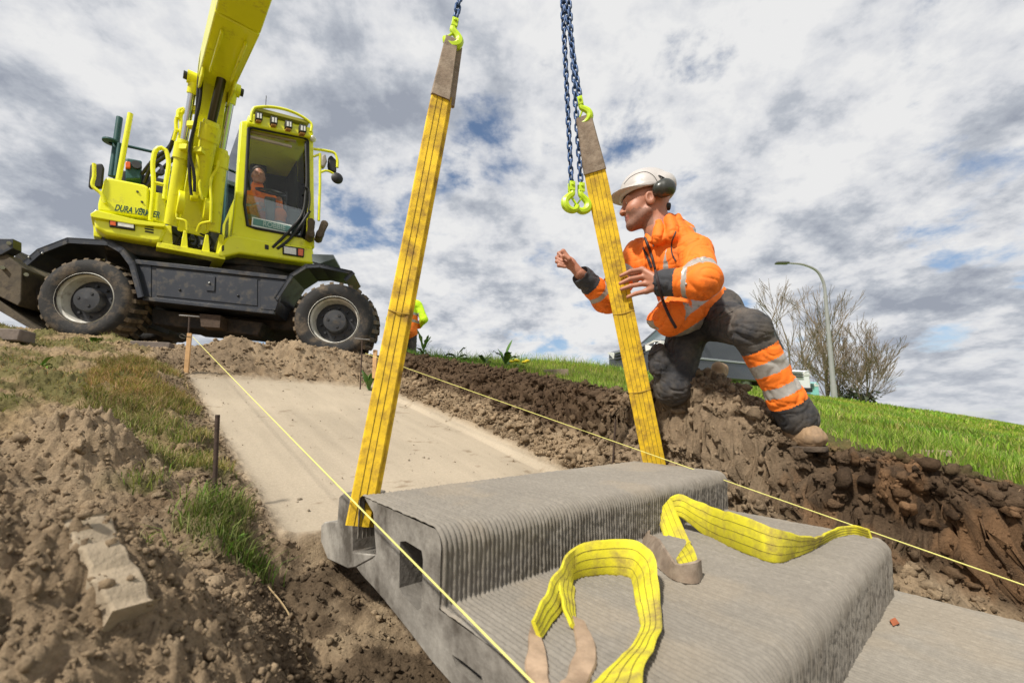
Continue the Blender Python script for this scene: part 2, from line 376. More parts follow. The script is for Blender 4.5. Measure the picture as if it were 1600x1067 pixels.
go = np_mesh('ground', V, F, ground_mat, tint=np.concatenate([np.clip(colr, .01, 1), (1-.60*W['bed'])[..., None]], -1).reshape(-1, 4)); tag(go, kind='structure')

# loose crumbs of soil
bmx = bmesh.new(); bmesh.ops.create_icosphere(bmx, subdivisions=1, radius=1); icoV = np.array([v.co[:] for v in bmx.verts]); icoF = np.array([[v.index for v in f.verts] for f in bmx.faces]); bmx.free()
bmx = bmesh.new(); bmesh.ops.create_icosphere(bmx, subdivisions=2, radius=1); ico2V = np.array([v.co[:] for v in bmx.verts]); ico2F = np.array([[v.index for v in f.verts] for f in bmx.faces]); bmx.free()
gflat = np.maximum(W['gr'], W['gl']).ravel(); bedf = W['bed'].ravel(); colf = np.clip(colr, .01, 1).reshape(-1, 3); af, bf = GA.ravel(), GB.ravel(); area = (np.gradient(av)[:, None]*np.gradient(bv)[None]).ravel()
def crumbs(name, n, mask, label, smin, smax, big=False, pw=3., bed=.2):
    """crumbs sit on the soil surface and take its local colour"""
    w = np.where(mask&(gflat < .5)&(bedf < bed), area, 0.); idx = RNG.choice(len(w), n, p=w/w.sum()); iv, fv = (ico2V, ico2F) if big else (icoV, icoF)
    s = smin*(smax/smin)**(RNG.random(n)**pw); q = RNG.normal(size=(n, 3)); sc3 = .65+.7*RNG.random((n, 3)); ang = RNG.random(n)*6.28
    base = iv[None]*(1+.6*vnoise(iv[None]*1.6+q[:, None, :]*9, 3)[..., None]+.5*vnoise(iv[None]*3.7+q[:, None, :]*9, 5)[..., None])*sc3[:, None, :]
    ca, sa = np.cos(ang)[:, None], np.sin(ang)[:, None]; vx = base[..., 0]*ca-base[..., 1]*sa; vy = base[..., 0]*sa+base[..., 1]*ca
    Vv = np.stack([vx, vy, base[..., 2]], -1)*s[:, None, None]+(V[idx]+RNG.normal(size=(n, 3))*.004+ZUP*(s*.1)[:, None])[:, None, :]
    Ff = (fv[None]+(np.arange(n)*len(iv))[:, None, None]).reshape(-1, 3); t = np.repeat(colf[idx]*(.78+.5*RNG.random((n, 1))), len(iv), 0)
    o = np_mesh(name, Vv.reshape(-1, 3), Ff, ground_mat, tint=t, smooth=False); tag(o, label, 'soil', kind='stuff'); return o
m_heap = (af > -1.5)&(af < -.12)&(bf > -1.1)&(bf < 1.2); m_wall = (af > 1.5)&(af < 2.3)&(bf > -1.9)&(bf < 3.2); m_pit = (af > -.35)&(af < .55)&(bf > -1.2)&(bf < .3); m_edge = ((af > -.3)&(af < .0))|((af > 1.55)&(af < 1.85)); m_edge &= (bf > .2)&(bf < 3.5); m_top = (af > -.6)&(af < 2.)&(bf > 3.1)&(bf < 4.6)
crumbs('soil_crumbs', 15000, m_heap, 'fine loose crumbs on the soil heaps in the left foreground', .002, .009)
crumbs('soil_crumbs', 420, m_heap, 'larger clods on the soil heaps in the left foreground', .007, .022, True, 2.)
crumbs('soil_crumbs', 16000, m_heap&(bf < -.15), 'finest crumbs on the nearest soil heap at lower left', .0015, .0065)
crumbs('soil_crumbs', 16000, m_wall, 'fine crumbs on the dug bank below the kneeling man', .003, .012)
crumbs('soil_crumbs', 2600, m_wall, 'coarse clods broken out of the dug bank on the right', .009, .030, True, 2.4)
crumbs('soil_crumbs', 4000, m_edge, 'soil crumbs along both edges of the sand bed', .003, .012)
crumbs('soil_crumbs', 3500, m_pit, 'dark damp crumbs in the pit beside the concrete stair', .003, .013)
crumbs('soil_crumbs', 420, (af > -.1)&(af < 1.7)&(bf > .2)&(bf < 3.4), 'stray crumbs spilled over the smooth sand bed', .002, .009, False, 3., 2.)
crumbs('soil_crumbs', 1200, m_top, 'clods on the sand heap between the excavator wheels', .006, .025, True, 2.)

# grass: blades bent over under their own weight
def blades(name, pa, pb, h, wdt, label, cols, lean=.5):
    z, w = ground(pa, pb); x, y = xy(pa, pb); n = len(pa)
    az = RNG.random(n)*2*math.pi; ln = h*lean*(.3+RNG.random(n)); dx, dy = np.cos(az), np.sin(az); fx, fy = -dy, dx
    tw = RNG.random(n)*2*math.pi; sx, sy = np.cos(tw), np.sin(tw)
    P0 = np.stack([x, y, z-.004], -1); S = np.stack([sx, sy, 0*sx], -1)*(wdt/2)[:, None]; D = np.stack([dx, dy, 0*dx], -1)
    up = ZUP[None]
    m1 = P0+up*(h*.55)[:, None]+D*(ln*.28)[:, None]; tp = P0+up*(h*(1-.25*lean))[:, None]+D*ln[:, None]
    Vv = np.stack([P0-S, P0+S, m1-S*.8, m1+S*.8, tp], 1).reshape(-1, 3)
    b0 = (np.arange(n)*5)[:, None]
    Ff = np.concatenate([b0+A([0, 1, 3]).astype(int), b0+A([0, 3, 2]).astype(int), b0+A([2, 3, 4]).astype(int)], 0)
    ci = RNG.integers(0, len(cols), n); cc = np.array(cols)[ci]*(.7+.5*RNG.random((n, 1)))*(1+.55*fbm(np.stack([pa, pb], -1), 1.1, 4, .6, s=91))[:, None]*np.stack([1+.4*fbm(np.stack([pa, pb], -1), .8, 3, s=93), np.ones(n), np.ones(n)], -1)
    o = np_mesh(name, Vv, Ff, grass_mat, tint=np.repeat(cc, 5, 0), smooth=False); tag(o, label, 'grass', kind='stuff'); return o
grass_mat = attr_mat('grass', .6, .1, 10., 0, trans=.35, spec=.2)
GREENS = [(.19, .31, .03), (.26, .40, .04), (.15, .24, .025), (.33, .42, .06), (.40, .38, .12)]
DRY = [(.36, .27, .13), (.42, .33, .17), (.28, .28, .07), (.12, .19, .025), (.20, .23, .04), (.30, .26, .10), (.34, .27, .13), (.10, .15, .02), (.26, .25, .06)]
def scatter(n, a0, a1, b0, b1, key, thr=.35):
    pa = RNG.uniform(a0, a1, n); pb = RNG.uniform(b0, b1, n); _, w = ground(pa, pb, False); k = w[key] > RNG.uniform(thr*.5, 1, n); return pa[k], pb[k]
pa, pb = scatter(42000, 1.9, 5, -3, 3.9, 'gr'); n = len(pa)
blades('grass', pa, pb, RNG.uniform(.03, .085, n)*(1+.6*np.clip(fbm(np.stack([pa, pb], -1), 2.5, 3), -.5, 1)), RNG.uniform(.003, .006, n), 'short green grass on the bank beside the kneeling man', GREENS)
pa, pb = scatter(42000, 5, 16, -6, 3.6, 'gr'); n = len(pa)
blades('grass', pa, pb, RNG.uniform(.05, .12, n), RNG.uniform(.008, .016, n), 'green grass on the dike slope below the street lamp', GREENS)
pa, pb = scatter(26000, 16, 70, -9, 4, 'gr'); n = len(pa)
blades('grass', pa, pb, RNG.uniform(.08, .2, n), RNG.uniform(.03, .06, n), 'far green grass along the dike crest', GREENS)
pa, pb = scatter(30000, -.68, -.1, 0, 3.3, 'gl'); n = len(pa)
blades('grass', pa, pb, RNG.uniform(.025, .085, n), RNG.uniform(.002, .004, n), 'trampled yellowish grass along the left trench edge', DRY, .9)
pa, pb = scatter(30000, -3.4, -.4, .8, 5.2, 'gl'); n = len(pa)
blades('grass', pa, pb, RNG.uniform(.015, .045, n), RNG.uniform(.003, .005, n), 'patchy trampled grass in front of the excavator', DRY, .9)
# a fresh tuft by the rebar pin, and taller stems along the crest
pa = np.concatenate([RNG.normal(-.27, .05, 260), RNG.normal(-.2, .04, 140)]); pb = np.concatenate([RNG.normal(.30, .1, 260), RNG.normal(.08, .04, 140)])
blades('grass', pa, pb, RNG.uniform(.05, .12, 400), RNG.uniform(.003, .006, 400), 'long grass tuft at the foot of the rebar pin', [(.14, .24, .03), (.24, .28, .06), (.30, .30, .10)], .8)
pa = RNG.uniform(2.2, 5.5, 900); pb = 3.0+.25*RNG.normal(size=900)-.12*(pa-2.2)
blades('grass', pa, pb, RNG.uniform(.08, .2, 900), RNG.uniform(.003, .007, 900), 'taller grass stems standing up against the sky', GREENS, .5)
# ---------------------------------------------------------------- printed concrete stair blocks
BO = A(-.525, 1.593, -.217)*.88; BW = nrm((.735, .678, .024)); BD = nrm((.618, -.784, -.049)); BU = nrm((.015, -.051, .999))
BWID, D1, R1, D2, R2, RIB = 1.5, .497, .164, .56, .176, .0136
def arc(c, r, t0, t1, n=7): return [(c[0]+r*math.cos(R(t0+(t1-t0)*k/(n-1))), c[1]+r*math.sin(R(t0+(t1-t0)*k/(n-1)))) for k in range(n)]
def resample(pts, st):
    pts = np.array(pts, float); d = np.r_[0, np.cumsum(np.linalg.norm(np.diff(pts, axis=0), axis=1))]; n = max(2, int(d[-1]/st)); t = np.linspace(0, d[-1], n)
    return np.stack([np.interp(t, d, pts[:, k]) for k in range(pts.shape[1])], -1)
def bpt(s, z, t): return BO+BD*s+BU*z+BW*t
conc = attr_mat('printed concrete', .92, .13, 90., .0018, 260., spec=.2)
cast = mat('smooth concrete', (.36, .335, .295), .8, var=.22, vs=9, bump=.002, bs=70, dirt=((.085, .072, .058), .72, 6.0))
dark_c = mat('darker concrete inside', (.16, .145, .125), .85, var=.3, vs=14, bump=.004, bs=60)  # darker concrete tone on the hole walls, slot and core ribs
def ribbed(name, prof, t0, t1, parent, base, soft=0.):
    pr = resample(prof, .008); tg = np.gradient(pr, axis=0); tg /= np.linalg.norm(tg, axis=1)[:, None]; nr = np.stack([-tg[:, 1], tg[:, 0]], -1)
    nr = nr if nr[len(nr)//4, 1] > 0 else -nr
    ts = np.linspace(t0, t1, int((t1-t0)/RIB*7)); x = (ts/RIB) % 1.; layer = np.floor(ts/RIB)
    bead = np.sqrt(np.clip(1-(2*x-1)**2, 0, 1)); jit = _h(layer.astype(int), layer.astype(int)*0, layer.astype(int)*0, 5)-.5
    S, T = np.meshgrid(np.arange(len(pr)), np.arange(len(ts)), indexing='ij')
    q = np.stack([S*.008, ts[T]], -1)
    arcl = q[..., 0]
    q3 = np.stack([arcl*60, layer[T]*3.1], -1)
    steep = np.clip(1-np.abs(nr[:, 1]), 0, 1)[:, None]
    dsp = (.0090*bead[T]*(.85+.3*steep)+.0018*jit[T]+.0014*vnoise(q3*A(1.6, 1), 9)*(bead[T]**.5)+.0008*vnoise(q3*A(3.5, 1), 19)*bead[T]+.0008*fbm(q, 40, 3, s=3)+.003*fbm(q, 5, 3, s=4))
    X = pr[S, 0]+nr[S, 0]*dsp; Z = pr[S, 1]+nr[S, 1]*dsp
    Vv = (BO+BD*X[..., None]+BU*Z[..., None]+BW*ts[T][..., None]).reshape(-1, 3)
    m, k = S.shape; i0 = (np.arange(m-1)[:, None]*k+np.arange(k-1)[None]).ravel(); Ff = np.stack([i0, i0+k, i0+k+1, i0+1], -1)
    c = np.zeros(S.shape+(3,))+A(base)
    c *= (1+.10*fbm(q, 5, 4, .6, s=6)[..., None])*(1+.08*jit[T])[..., None]*(1+.08*vnoise(q3*A(2.5, 1), 29))[..., None]
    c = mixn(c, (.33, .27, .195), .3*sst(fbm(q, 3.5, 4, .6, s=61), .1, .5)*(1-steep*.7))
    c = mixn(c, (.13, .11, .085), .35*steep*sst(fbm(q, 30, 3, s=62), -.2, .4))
    if np.dot(np.cross(Vv[Ff[0, 1]]-Vv[Ff[0, 0]], Vv[Ff[0, 3]]-Vv[Ff[0, 0]]), BD*nr[0, 0]+BU*nr[0, 1]) < 0: Ff = Ff[:, ::-1]
    return np_mesh(name, Vv, Ff, conc, parent, tint=c.reshape(-1, 3))
def fill(outer, holes, t, b, mi=0):
    bmf = bmesh.new(); ed = []
    for lp in [outer]+holes:
        vs = [bmf.verts.new((p[0], p[1], 0)) for p in lp]
        for i in range(len(vs)): ed.append(bmf.edges.new((vs[i], vs[(i+1) % len(vs)])))
    bmesh.ops.triangle_fill(bmf, edges=ed, use_beauty=True); bmf.verts.index_update()
    b.add([bpt(v.co.x, v.co.y, t) for v in bmf.verts], [[v.index for v in f.verts] for f in bmf.faces], mi); bmf.free()
def capsz(px, py):
    n = np.cross(BD, BU); p = onpl(px, py, BO, n)-BO
    G = np.array([[1, BD@BU], [BD@BU, 1]]); r = np.linalg.solve(G, [p@BD, p@BU]); return (r[0], r[1])
r_ = .035
top_prof = [(.0, -.13), (.0, -.03)]+arc((.025, -.025), .025, 180, 90, 5)+[(D1-r_, 0)]+arc((D1-r_, -r_), r_, 90, 0)+[(D1, -R1+.015)]+arc((D1+.015, -R1+.015), .015, 180, 270, 5)+\
    [(D1+D2-r_, -R1)]+arc((D1+D2-r_, -R1-r_), r_, 90, 0)+[(D1+D2, -R1-R2-.06)]
blk = empty('stair_block', bpt(.5, -.35, .75)); tag(blk, 'grey ribbed concrete stair element of two steps hanging from orange-yellow slings', 'stair element')
ribbed('printed_shell', top_prof, -.003, BWID, blk, (.235, .213, .182))
cap_top = [capsz(583, 786), capsz(583, 800)]
z0 = .001
edge = [(.03, z0), (D1-r_, z0)]+arc((D1-r_, z0-r_), r_+.001, 90, 0)+[(D1+.001, -R1+.001), (D1+D2-r_, -R1+.001)]+arc((D1+D2-r_, -R1-r_+.001), r_, 90, 0)+[(D1+D2-.002, -R1-R2-.08)]
low = [capsz(*q) for q in ((704, 1065), (674, 1031), (637, 982), (600, 936), (582, 915), (565, 897), (556, 884))]
low = [(D1+D2-.03, -R1-R2-.16)]+[q for q in low]
mouth = [capsz(*q) for q in ((551, 862), (588, 866), (583, 800))]
outer = edge+low+mouth
holes = [[capsz(*q) for q in ((625, 846), (634, 845), (659, 860), (661, 875), (658, 950), (652, 953), (630, 930), (624, 918))],
         [capsz(*q) for q in ((706, 1022), (722, 1032), (752, 1056), (756, 1068), (738, 1066), (712, 1040))]]
b = MB(); fill(outer, holes, 0, b)
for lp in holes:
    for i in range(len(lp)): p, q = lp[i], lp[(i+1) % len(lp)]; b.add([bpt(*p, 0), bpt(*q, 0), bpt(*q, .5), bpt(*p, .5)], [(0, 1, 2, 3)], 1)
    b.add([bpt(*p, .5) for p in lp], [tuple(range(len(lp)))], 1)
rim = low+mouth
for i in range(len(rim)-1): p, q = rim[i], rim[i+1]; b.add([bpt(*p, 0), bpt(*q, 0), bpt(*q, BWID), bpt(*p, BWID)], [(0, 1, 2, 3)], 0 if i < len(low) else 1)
fill(outer, [], BWID+.002, b)
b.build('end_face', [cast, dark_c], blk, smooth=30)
hook = [capsz(*q) for q in ((503, 820), (508, 815), (528, 815), (531, 776), (539, 769), (550, 772), (551, 862), (588, 866), (582, 872), (556, 886), (545, 888), (513, 873), (502, 845))]
b = MB(); b.prism([bpt(*p, -.003) for p in hook], BW*.12); b.build('lifting_lug', cast, blk, smooth=30, bevel=.004)
# print layers showing inside the slot and the hollow core
for k in range(6):
    b = MB(); s_, z_ = capsz(556+k*6, 816+k*1.5); s2_, z2_ = capsz(556+k*6, 862)
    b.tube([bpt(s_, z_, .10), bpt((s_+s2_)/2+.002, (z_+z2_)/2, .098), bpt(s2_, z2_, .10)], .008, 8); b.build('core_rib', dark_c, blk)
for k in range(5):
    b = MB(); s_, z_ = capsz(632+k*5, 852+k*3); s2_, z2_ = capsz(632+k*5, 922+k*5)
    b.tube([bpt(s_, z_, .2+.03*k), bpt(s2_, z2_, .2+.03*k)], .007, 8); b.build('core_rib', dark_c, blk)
# mortar splash on the upper nose of the end face
lob = empty('stair_block', bpt(1.4, -.5, .75)); tag(lob, 'lowest ribbed concrete tread already bedded in the soil, lower right', 'stair element')
lz = -R1-R2-.012
lp_ = [(D1+D2-.12, lz+.0), (D1+D2+.80, lz)]+arc((D1+D2+.80, lz-r_), r_, 90, 0)+[(D1+D2+.835, lz-.3)]
ribbed('printed_shell', lp_, .02, BWID+.09, lob, (.255, .232, .198))
b = MB(); b.prism([bpt(s, z-.004, .012) for s, z in [(D1+D2-.10, lz), (D1+D2+.82, lz), (D1+D2+.82, lz-.3), (D1+D2-.10, lz-.15)]], BW*(BWID+.07)); b.build('core', cast, lob)

# fallen leaf and sand crumbs lying on the treads
b = MB(); lc = onpl(1398, 975, bpt(D1+D2+.3, lz+.006, 1), BU); b.add([lc+BW*x+BD*y+BU*z for x, y, z in ((-.028, 0, .004), (-.008, .012, .010), (.012, .010, .003), (.026, -.002, .012), (.008, -.012, .006), (-.012, -.010, .013))], [(0, 1, 5), (1, 2, 4, 5), (2, 3, 4)])
tag(b.build('fallen_leaf', mat('dry leaf', (.28, .08, .03), .7, var=.3, vs=60), smooth=0), 'small curled red-brown leaf on the lowest concrete tread', 'leaf')

# ---------------------------------------------------------------- webbing slings
web_o = mat('orange yellow webbing', (.82, .53, .014), .75, var=.26, vs=14, bump=.0012, bs=420, dirt=((.27, .15, .03), .50, 15))
web_y = mat('lemon webbing', (.68, .61, .025), .8, var=.22, vs=14, bump=.0012, bs=420, dirt=((.26, .18, .07), .50, 13))
thread = mat('dark thread', (.10, .07, .02), .9)
hide = mat('worn leather sleeve', (.22, .165, .12), .85, var=.35, vs=18, bump=.003, bs=50, dirt=((.36, .29, .22), .5, 20))
hide2 = mat('pale scuffed sleeve', (.38, .27, .18), .7, var=.35, vs=16, bump=.003, bs=50, dirt=((.20, .13, .08), .45, 14))
lime = mat('lime painted steel', (.52, .72, .015), .35, var=.12, vs=20, dirt=((.25, .3, .05), .2, 30))
blue = mat('blue painted chain', (.025, .075, .20), .4, metal=.3, var=.35, vs=40, dirt=((.09, .10, .12), .35, 60))
APEX = P(794, -396, 1.85)
def ribbon(b, L_, R__, th, mi=0):
    """closed strap of thickness th from two edge lines"""
    L_, R__ = np.array(L_), np.array(R__); n = len(L_); v = []
    for i in range(n):
        d = L_[min(i+1, n-1)]-L_[max(i-1, 0)]+R__[min(i+1, n-1)]-R__[max(i-1, 0)]; nn = nrm(np.cross(d, R__[i]-L_[i]))*th/2
        m1 = L_[i]*.94+R__[i]*.06; m2 = L_[i]*.06+R__[i]*.94
        v += [L_[i], m1+nn, m2+nn, R__[i], m2-nn, m1-nn]
    f = [(i*6+k, i*6+(k+1) % 6, i*6+6+(k+1) % 6, i*6+6+k) for i in range(n-1) for k in range(6)]
    f += [tuple(range(5, -1, -1)), tuple(range((n-1)*6, n*6))]
    b.add(v, f, mi)
def smooth_line(pts, n):
    pts = np.array(pts, float); d = np.r_[0, np.cumsum(np.linalg.norm(np.diff(pts, axis=0), axis=1))]; t = np.linspace(0, d[-1], n); out = []
    for k in range(pts.shape[1]):
        m = np.gradient(pts[:, k], d); i = np.clip(np.searchsorted(d, t, 'right')-1, 0, len(d)-2); h = d[i+1]-d[i]; s = (t-d[i])/h
        out.append((2*s**3-3*s**2+1)*pts[i, k]+(s**3-2*s**2+s)*h*m[i]+(-2*s**3+3*s**2)*pts[i+1, k]+(s**3-s**2)*h*m[i+1])
    return np.stack(out, -1)
def stitches(parent, L_, R__, fr, side):
    for q in fr:
        b = MB(); pts = [l+(r-l)*q+side for l, r in zip(L_, R__)]; b.tube(pts, .0008, 4); b.build('stitch_line', thread, parent)
def taut(lo, top_px, label, width, lean, two):
    lo = A(lo); ax = nrm(APEX-lo)
    # point of the straight line lo-APEX seen at row top_px
    best = min(np.linspace(0, 1, 2001), key=lambda t: abs(project(lo+(APEX-lo)*t)[1]-top_px)); hi = lo+(APEX-lo)*best
    mid = (lo+hi)/2; view = nrm(mid); side = nrm(np.cross(ax, view)); side = side if side[0] > 0 else -side
    side = nrm(side+view*lean); front = np.cross(ax, side); front = front if front@view < 0 else -front
    root = empty('lifting_sling', lo); tag(root, label, 'sling', 'taut lifting slings carrying the stair element')
    n = 60; ts = np.linspace(0, 1, n); wv = lambda s, k: .004*vnoise(np.stack([ts*9+s, ts*0+k], -1), 7)
    cen = lo[None]+(hi-lo)[None]*ts[:, None]; w_ = width*(1+.05*vnoise(np.stack([ts*7, ts*0], -1), 3))*np.interp(ts, [0, .8, 1], [1, .98, .80])
    Lc = cen-side*(w_/2)[:, None]+front*wv(0, 1)[:, None]; Rc = cen+side*(w_/2)[:, None]+front*wv(4, 2)[:, None]
    cut = int(n*.87)
    b = MB(); ribbon(b, Lc[:cut], Rc[:cut], .008); o = b.build('webbing', web_o, root)
    stitches(o, Lc[:cut], Rc[:cut], (.22, .42, .60, .80) if not two else (.34, .62), front*.0052)
    if two:
        b = MB(); s2 = side*.012-front*.014; ribbon(b, Lc[:cut]+s2, Rc[:cut]+s2, .008); b.build('webbing', web_o, root)
    b = MB(); k = np.linspace(1.0, .82, n-cut+2)[:, None]; cs = cen[cut-2:]
    Ls = cs+(Lc[cut-2:]-cs)*1.08*k-side*.0; Rs = cs+(Rc[cut-2:]-cs)*1.08*k
    ribbon(b, Ls, Rs, .022); b.build('protective_sleeve', hide, root)
    if two: b = MB(); ribbon(b, Ls+side*.022-front*.02, Rs+side*.022-front*.02, .016); b.build('protective_sleeve', hide, root)
    # wear: crosswise folds
    for q in ((.44,) if two else (.27, .52)):
        b = MB(); i = int(q*cut); b.tube(smooth_line([Lc[i]+front*.003, cen[i]+front*.0075-ax*.006, Rc[i]+front*.003], 9), .0022, 5)
        b.build('frayed_fold', mat('frayed webbing', (.42, .27, .04), .9), o)
    return hi, ax, side
def project(v):
    c, s = math.cos(PITCH), math.sin(PITCH); fw = v[1]*c+v[2]*s; up = -v[1]*s+v[2]*c
    return 800+FPX*v[0]/fw, CY-FPX*up/fw
hiL, axL, sdL = taut(P(559, 822, 1.415), 63, 'orange-yellow web sling on the left, hooked into the end of the concrete stair', .074, .0, True)
hiR, axR, sdR = taut(P(1026, 742, 2.36), 183, 'orange-yellow web sling in the hand of the kneeling worker', .112, .0, False)

# hooks and chains
def link_mesh():
    b = MB(); pts = []; r, l = .0105, .0115
    for k in range(16):
        t = 2*math.pi*k/16; pts.append((r*math.cos(t), 0, r*math.sin(t)+(l if math.sin(t) > .01 else -l if math.sin(t) < -.01 else 0)))
    b.tube(pts, .0052, 7, closed=True); me = bpy.data.meshes.new('chain_link'); me.from_pydata(b.v, [], b.f); me.materials.append(blue)
    me.polygons.foreach_set('use_smooth', [True]*len(me.polygons)); return me
LINK = link_mesh()
def chain(parent, p0, p1, tw=0.):
    p0, p1 = A(p0), A(p1); d = p1-p0; ln = np.linalg.norm(d); n = max(1, int(ln/.0335)); x, y, z = frame_for(d, up=A(0, 1, .1))
    for k in range(n):
        o = bpy.data.objects.new('chain_link', LINK); C.objects.link(o); o.parent = parent
        t = (k % 2)*math.pi/2+.75+tw+.15*math.sin(k*1.7); xx = x*math.cos(t)+y*math.sin(t); yy = np.cross(z, xx)
        M_ = Matrix(((xx[0], yy[0], z[0]), (xx[1], yy[1], z[1]), (xx[2], yy[2], z[2]))).to_4x4(); M_.translation = Vector(p0+d*((k+.5)/n)-wloc(parent)); o.matrix_local = M_
def hook_part(parent, top, ax_dn, side, flip=1, sz=1.):
    """clevis, shank and curved hook with its latch"""
    top = A(top); dn = nrm(ax_dn); sd = nrm(side-dn*(side@dn))*flip; fr = np.cross(dn, sd)
    g = lambda u, v: top+dn*u*sz+sd*v*sz
    b = MB(); pts = [g(.028, 0), g(.045, .004)]+[g(.078+.028*math.sin(R(t)), .0+.028*math.cos(R(t))) for t in range(-60, 215, 25)]
    pts = [g(.012, 0), g(.035, -.002), g(.052, .016), g(.070, .030), g(.092, .030), g(.108, .016), g(.112, -.004), g(.102, -.022), g(.086, -.027)]
    pts = smooth_line(pts, 22); rr = np.interp(np.arange(22), [0, 6, 12, 21], [.013, .0155, .019, .010])*sz; b.tube(pts, list(rr), 8)
    o = b.build('hook', lime, parent)
    b = MB()
    for s in (-1, 1): b.box(g(.004, 0)+fr*.011*s*sz, (.026*sz, .006*sz, .042*sz), (sd, fr, dn))
    b.cone(g(-.002, 0)-fr*.02*sz, g(-.002, 0)+fr*.02*sz, .007*sz, .007*sz, 10); b.build('clevis', lime, o, bevel=.002)
    b = MB(); b.box((g(.04, .008)+g(.085, -.022))/2, (.008*sz, .010*sz, .055*sz), (nrm(np.cross(fr, g(.085, -.022)-g(.04, .008))), fr, nrm(g(.085, -.022)-g(.04, .008)))); b.build('latch', lime, o, bevel=.002)
    return o
crg = 'blue lifting chains'
rt = empty('lifting_chain', hiL); tag(rt, 'short blue chain with lime hook above the left sling', 'chain', crg)
hook_part(rt, hiL+axL*.085, -axL, sdL); chain(rt, hiL+axL*.08, APEX)
gather = P(880, -14, 2.13)
rt = empty('lifting_chain', hiR); tag(rt, 'blue chain with lime hook carrying the sling beside the worker', 'chain', crg)
hook_part(rt, hiR+axR*.085, -axR, sdR); chain(rt, hiR+axR*.08, gather); chain(rt, gather, APEX, .3)
for (bx, by, tx, lab, fl) in ((893, 291, 878, 'unused blue chain hanging free, left of the pair with empty hooks', -1), (908, 293, 888, 'unused blue chain hanging free, right of the pair with empty hooks', 1)):
    e = P(bx, by, 2.13 if fl < 0 else 2.17); rt = empty('lifting_chain', e); tag(rt, lab, 'chain', crg)
    chain(rt, e, P(tx, -14, 2.13), .4*fl); hook_part(rt, e-ZUP*.0, A(0, 0, -1), A(1, .25, 0), fl, 1.15)
b = MB(); x, y, z = frame_for(A(0, 1, 0)); b.tube([APEX+A(.06*math.cos(t), 0, .11*math.sin(t)+.08) for t in np.linspace(0, 2*math.pi, 25)[:-1]], .013, 8, closed=True)
tag(b.build('master_link', blue, loc=APEX), 'steel master ring from which all four chains hang', 'ring')

# slack slings lying on the middle tread
TRQ = bpt(D1+.1, -R1+.006, .5)
def on_tread(px, py, lift=0.): return onpl(px, py, TRQ+BU*lift, BU)
def slack(pairs, n, parent, flat_from=99, m=None, nm='webbing'):
    Lp, Rp = [], []
    for i, (bp_, tp_) in enumerate(pairs):
        q = on_tread(*bp_) if len(bp_) < 3 else P(*bp_); t = P(tp_[0], tp_[1], q[1]) if i < flat_from else on_tread(*tp_, lift=.02)
        Lp.append(q); Rp.append(t)
    Lp = smooth_line(Lp, n); Rp = smooth_line(Rp, n); tt_ = np.arange(n)*.21; wob = lambda k: np.stack([vnoise(np.stack([tt_*f_, tt_*0+k], -1), 5) for f_ in (1., 1.3, 1.7)], -1)*.0035; Lp = Lp+np.abs(wob(1))*A(1, 1, .4); Rp = Rp+wob(2); b = MB(); ribbon(b, Lp, Rp, .0075 if m is None else .010); o = b.build(nm, m or web_y, parent)
    if m is not None: return o
    for s in (1, -1):
        for q in (.25, .5, .75):
            pts = []
            for i in range(n):
                d = Lp[min(i+1, n-1)]-Lp[max(i-1, 0)]; nn = nrm(np.cross(d, Rp[i]-Lp[i]))*.0042*s; pts.append(Lp[i]+(Rp[i]-Lp[i])*q+nn)
            b = MB(); b.tube(pts, .0006, 4); b.build('stitch_line', thread, o)
    return o
def sleeve(pts, w, h, m, parent):
    pts = smooth_line(pts, 26); b = MB(); v = []; K = 12
    for i in range(26):
        d = nrm(pts[min(i+1, 25)]-pts[max(i-1, 0)]); sd_ = nrm(np.cross(d, BU)); up_ = np.cross(sd_, d)
        wob = 1+.12*math.sin(i*1.3)
        for k in range(K): t = 2*math.pi*k/K; v.append(pts[i]+sd_*w*wob*math.copysign(abs(math.cos(t))**.8, math.cos(t))+up_*h*math.sin(t))
    f = [(i*K+k, i*K+(k+1) % K, (i+1)*K+(k+1) % K, (i+1)*K+k) for i in range(25) for k in range(K)]+[tuple(range(K-1, -1, -1)), tuple(range(25*K, 26*K))]
    b.add(v, f); return b.build('protective_sleeve', m, parent)
r1 = empty('lifting_sling', on_tread(940, 960)); tag(r1, 'slack lemon yellow sling looped upright on the middle tread, nearest the camera', 'sling', 'slack lifting slings on the stair')
slack([((842, 1002), (829, 972)), ((872, 962), (850, 928)), ((890, 926), (871, 888)), ((899, 906), (896, 857)), ((921, 901), (925, 845)), ((955, 899), (957, 841)), ((980, 902), (996, 845)),
       ((987, 914), (1016, 861)), ((990, 936), (1028, 902)), ((996, 962), (1033, 935)), ((999, 985), (1031, 988)), ((986, 1010), (1020, 1016)), ((955, 1040), (1005, 1046)), ((925, 1070), (1004, 1080)), ((895, 1110), (1000, 1125))], 90, r1, 9)
slack([((897, 922), (873, 892)), ((897, 945), (872, 925)), ((897, 966), (880, 948)), ((905, 986), (888, 974))], 20, r1)
slack([((842, 982), (828, 974)), ((848, 1010), (823, 1006)), ((854, 1042), (821, 1040)), ((860, 1070), (824, 1075)), ((872, 1100), (838, 1118))], 26, r1, 99, hide2, 'protective_sleeve')
slack([((911, 975), (891, 968)), ((926, 1000), (897, 998)), ((930, 1026), (896, 1026)), ((925, 1058), (882, 1056)), ((905, 1095), (862, 1085))], 26, r1, 99, hide2, 'protective_sleeve')
r2 = empty('lifting_sling', on_tread(1150, 850)); tag(r2, 'slack lemon yellow sling stretched to the far right edge of the middle tread', 'sling', 'slack lifting slings on the stair')
YB = on_tread(1050, 832)[1]
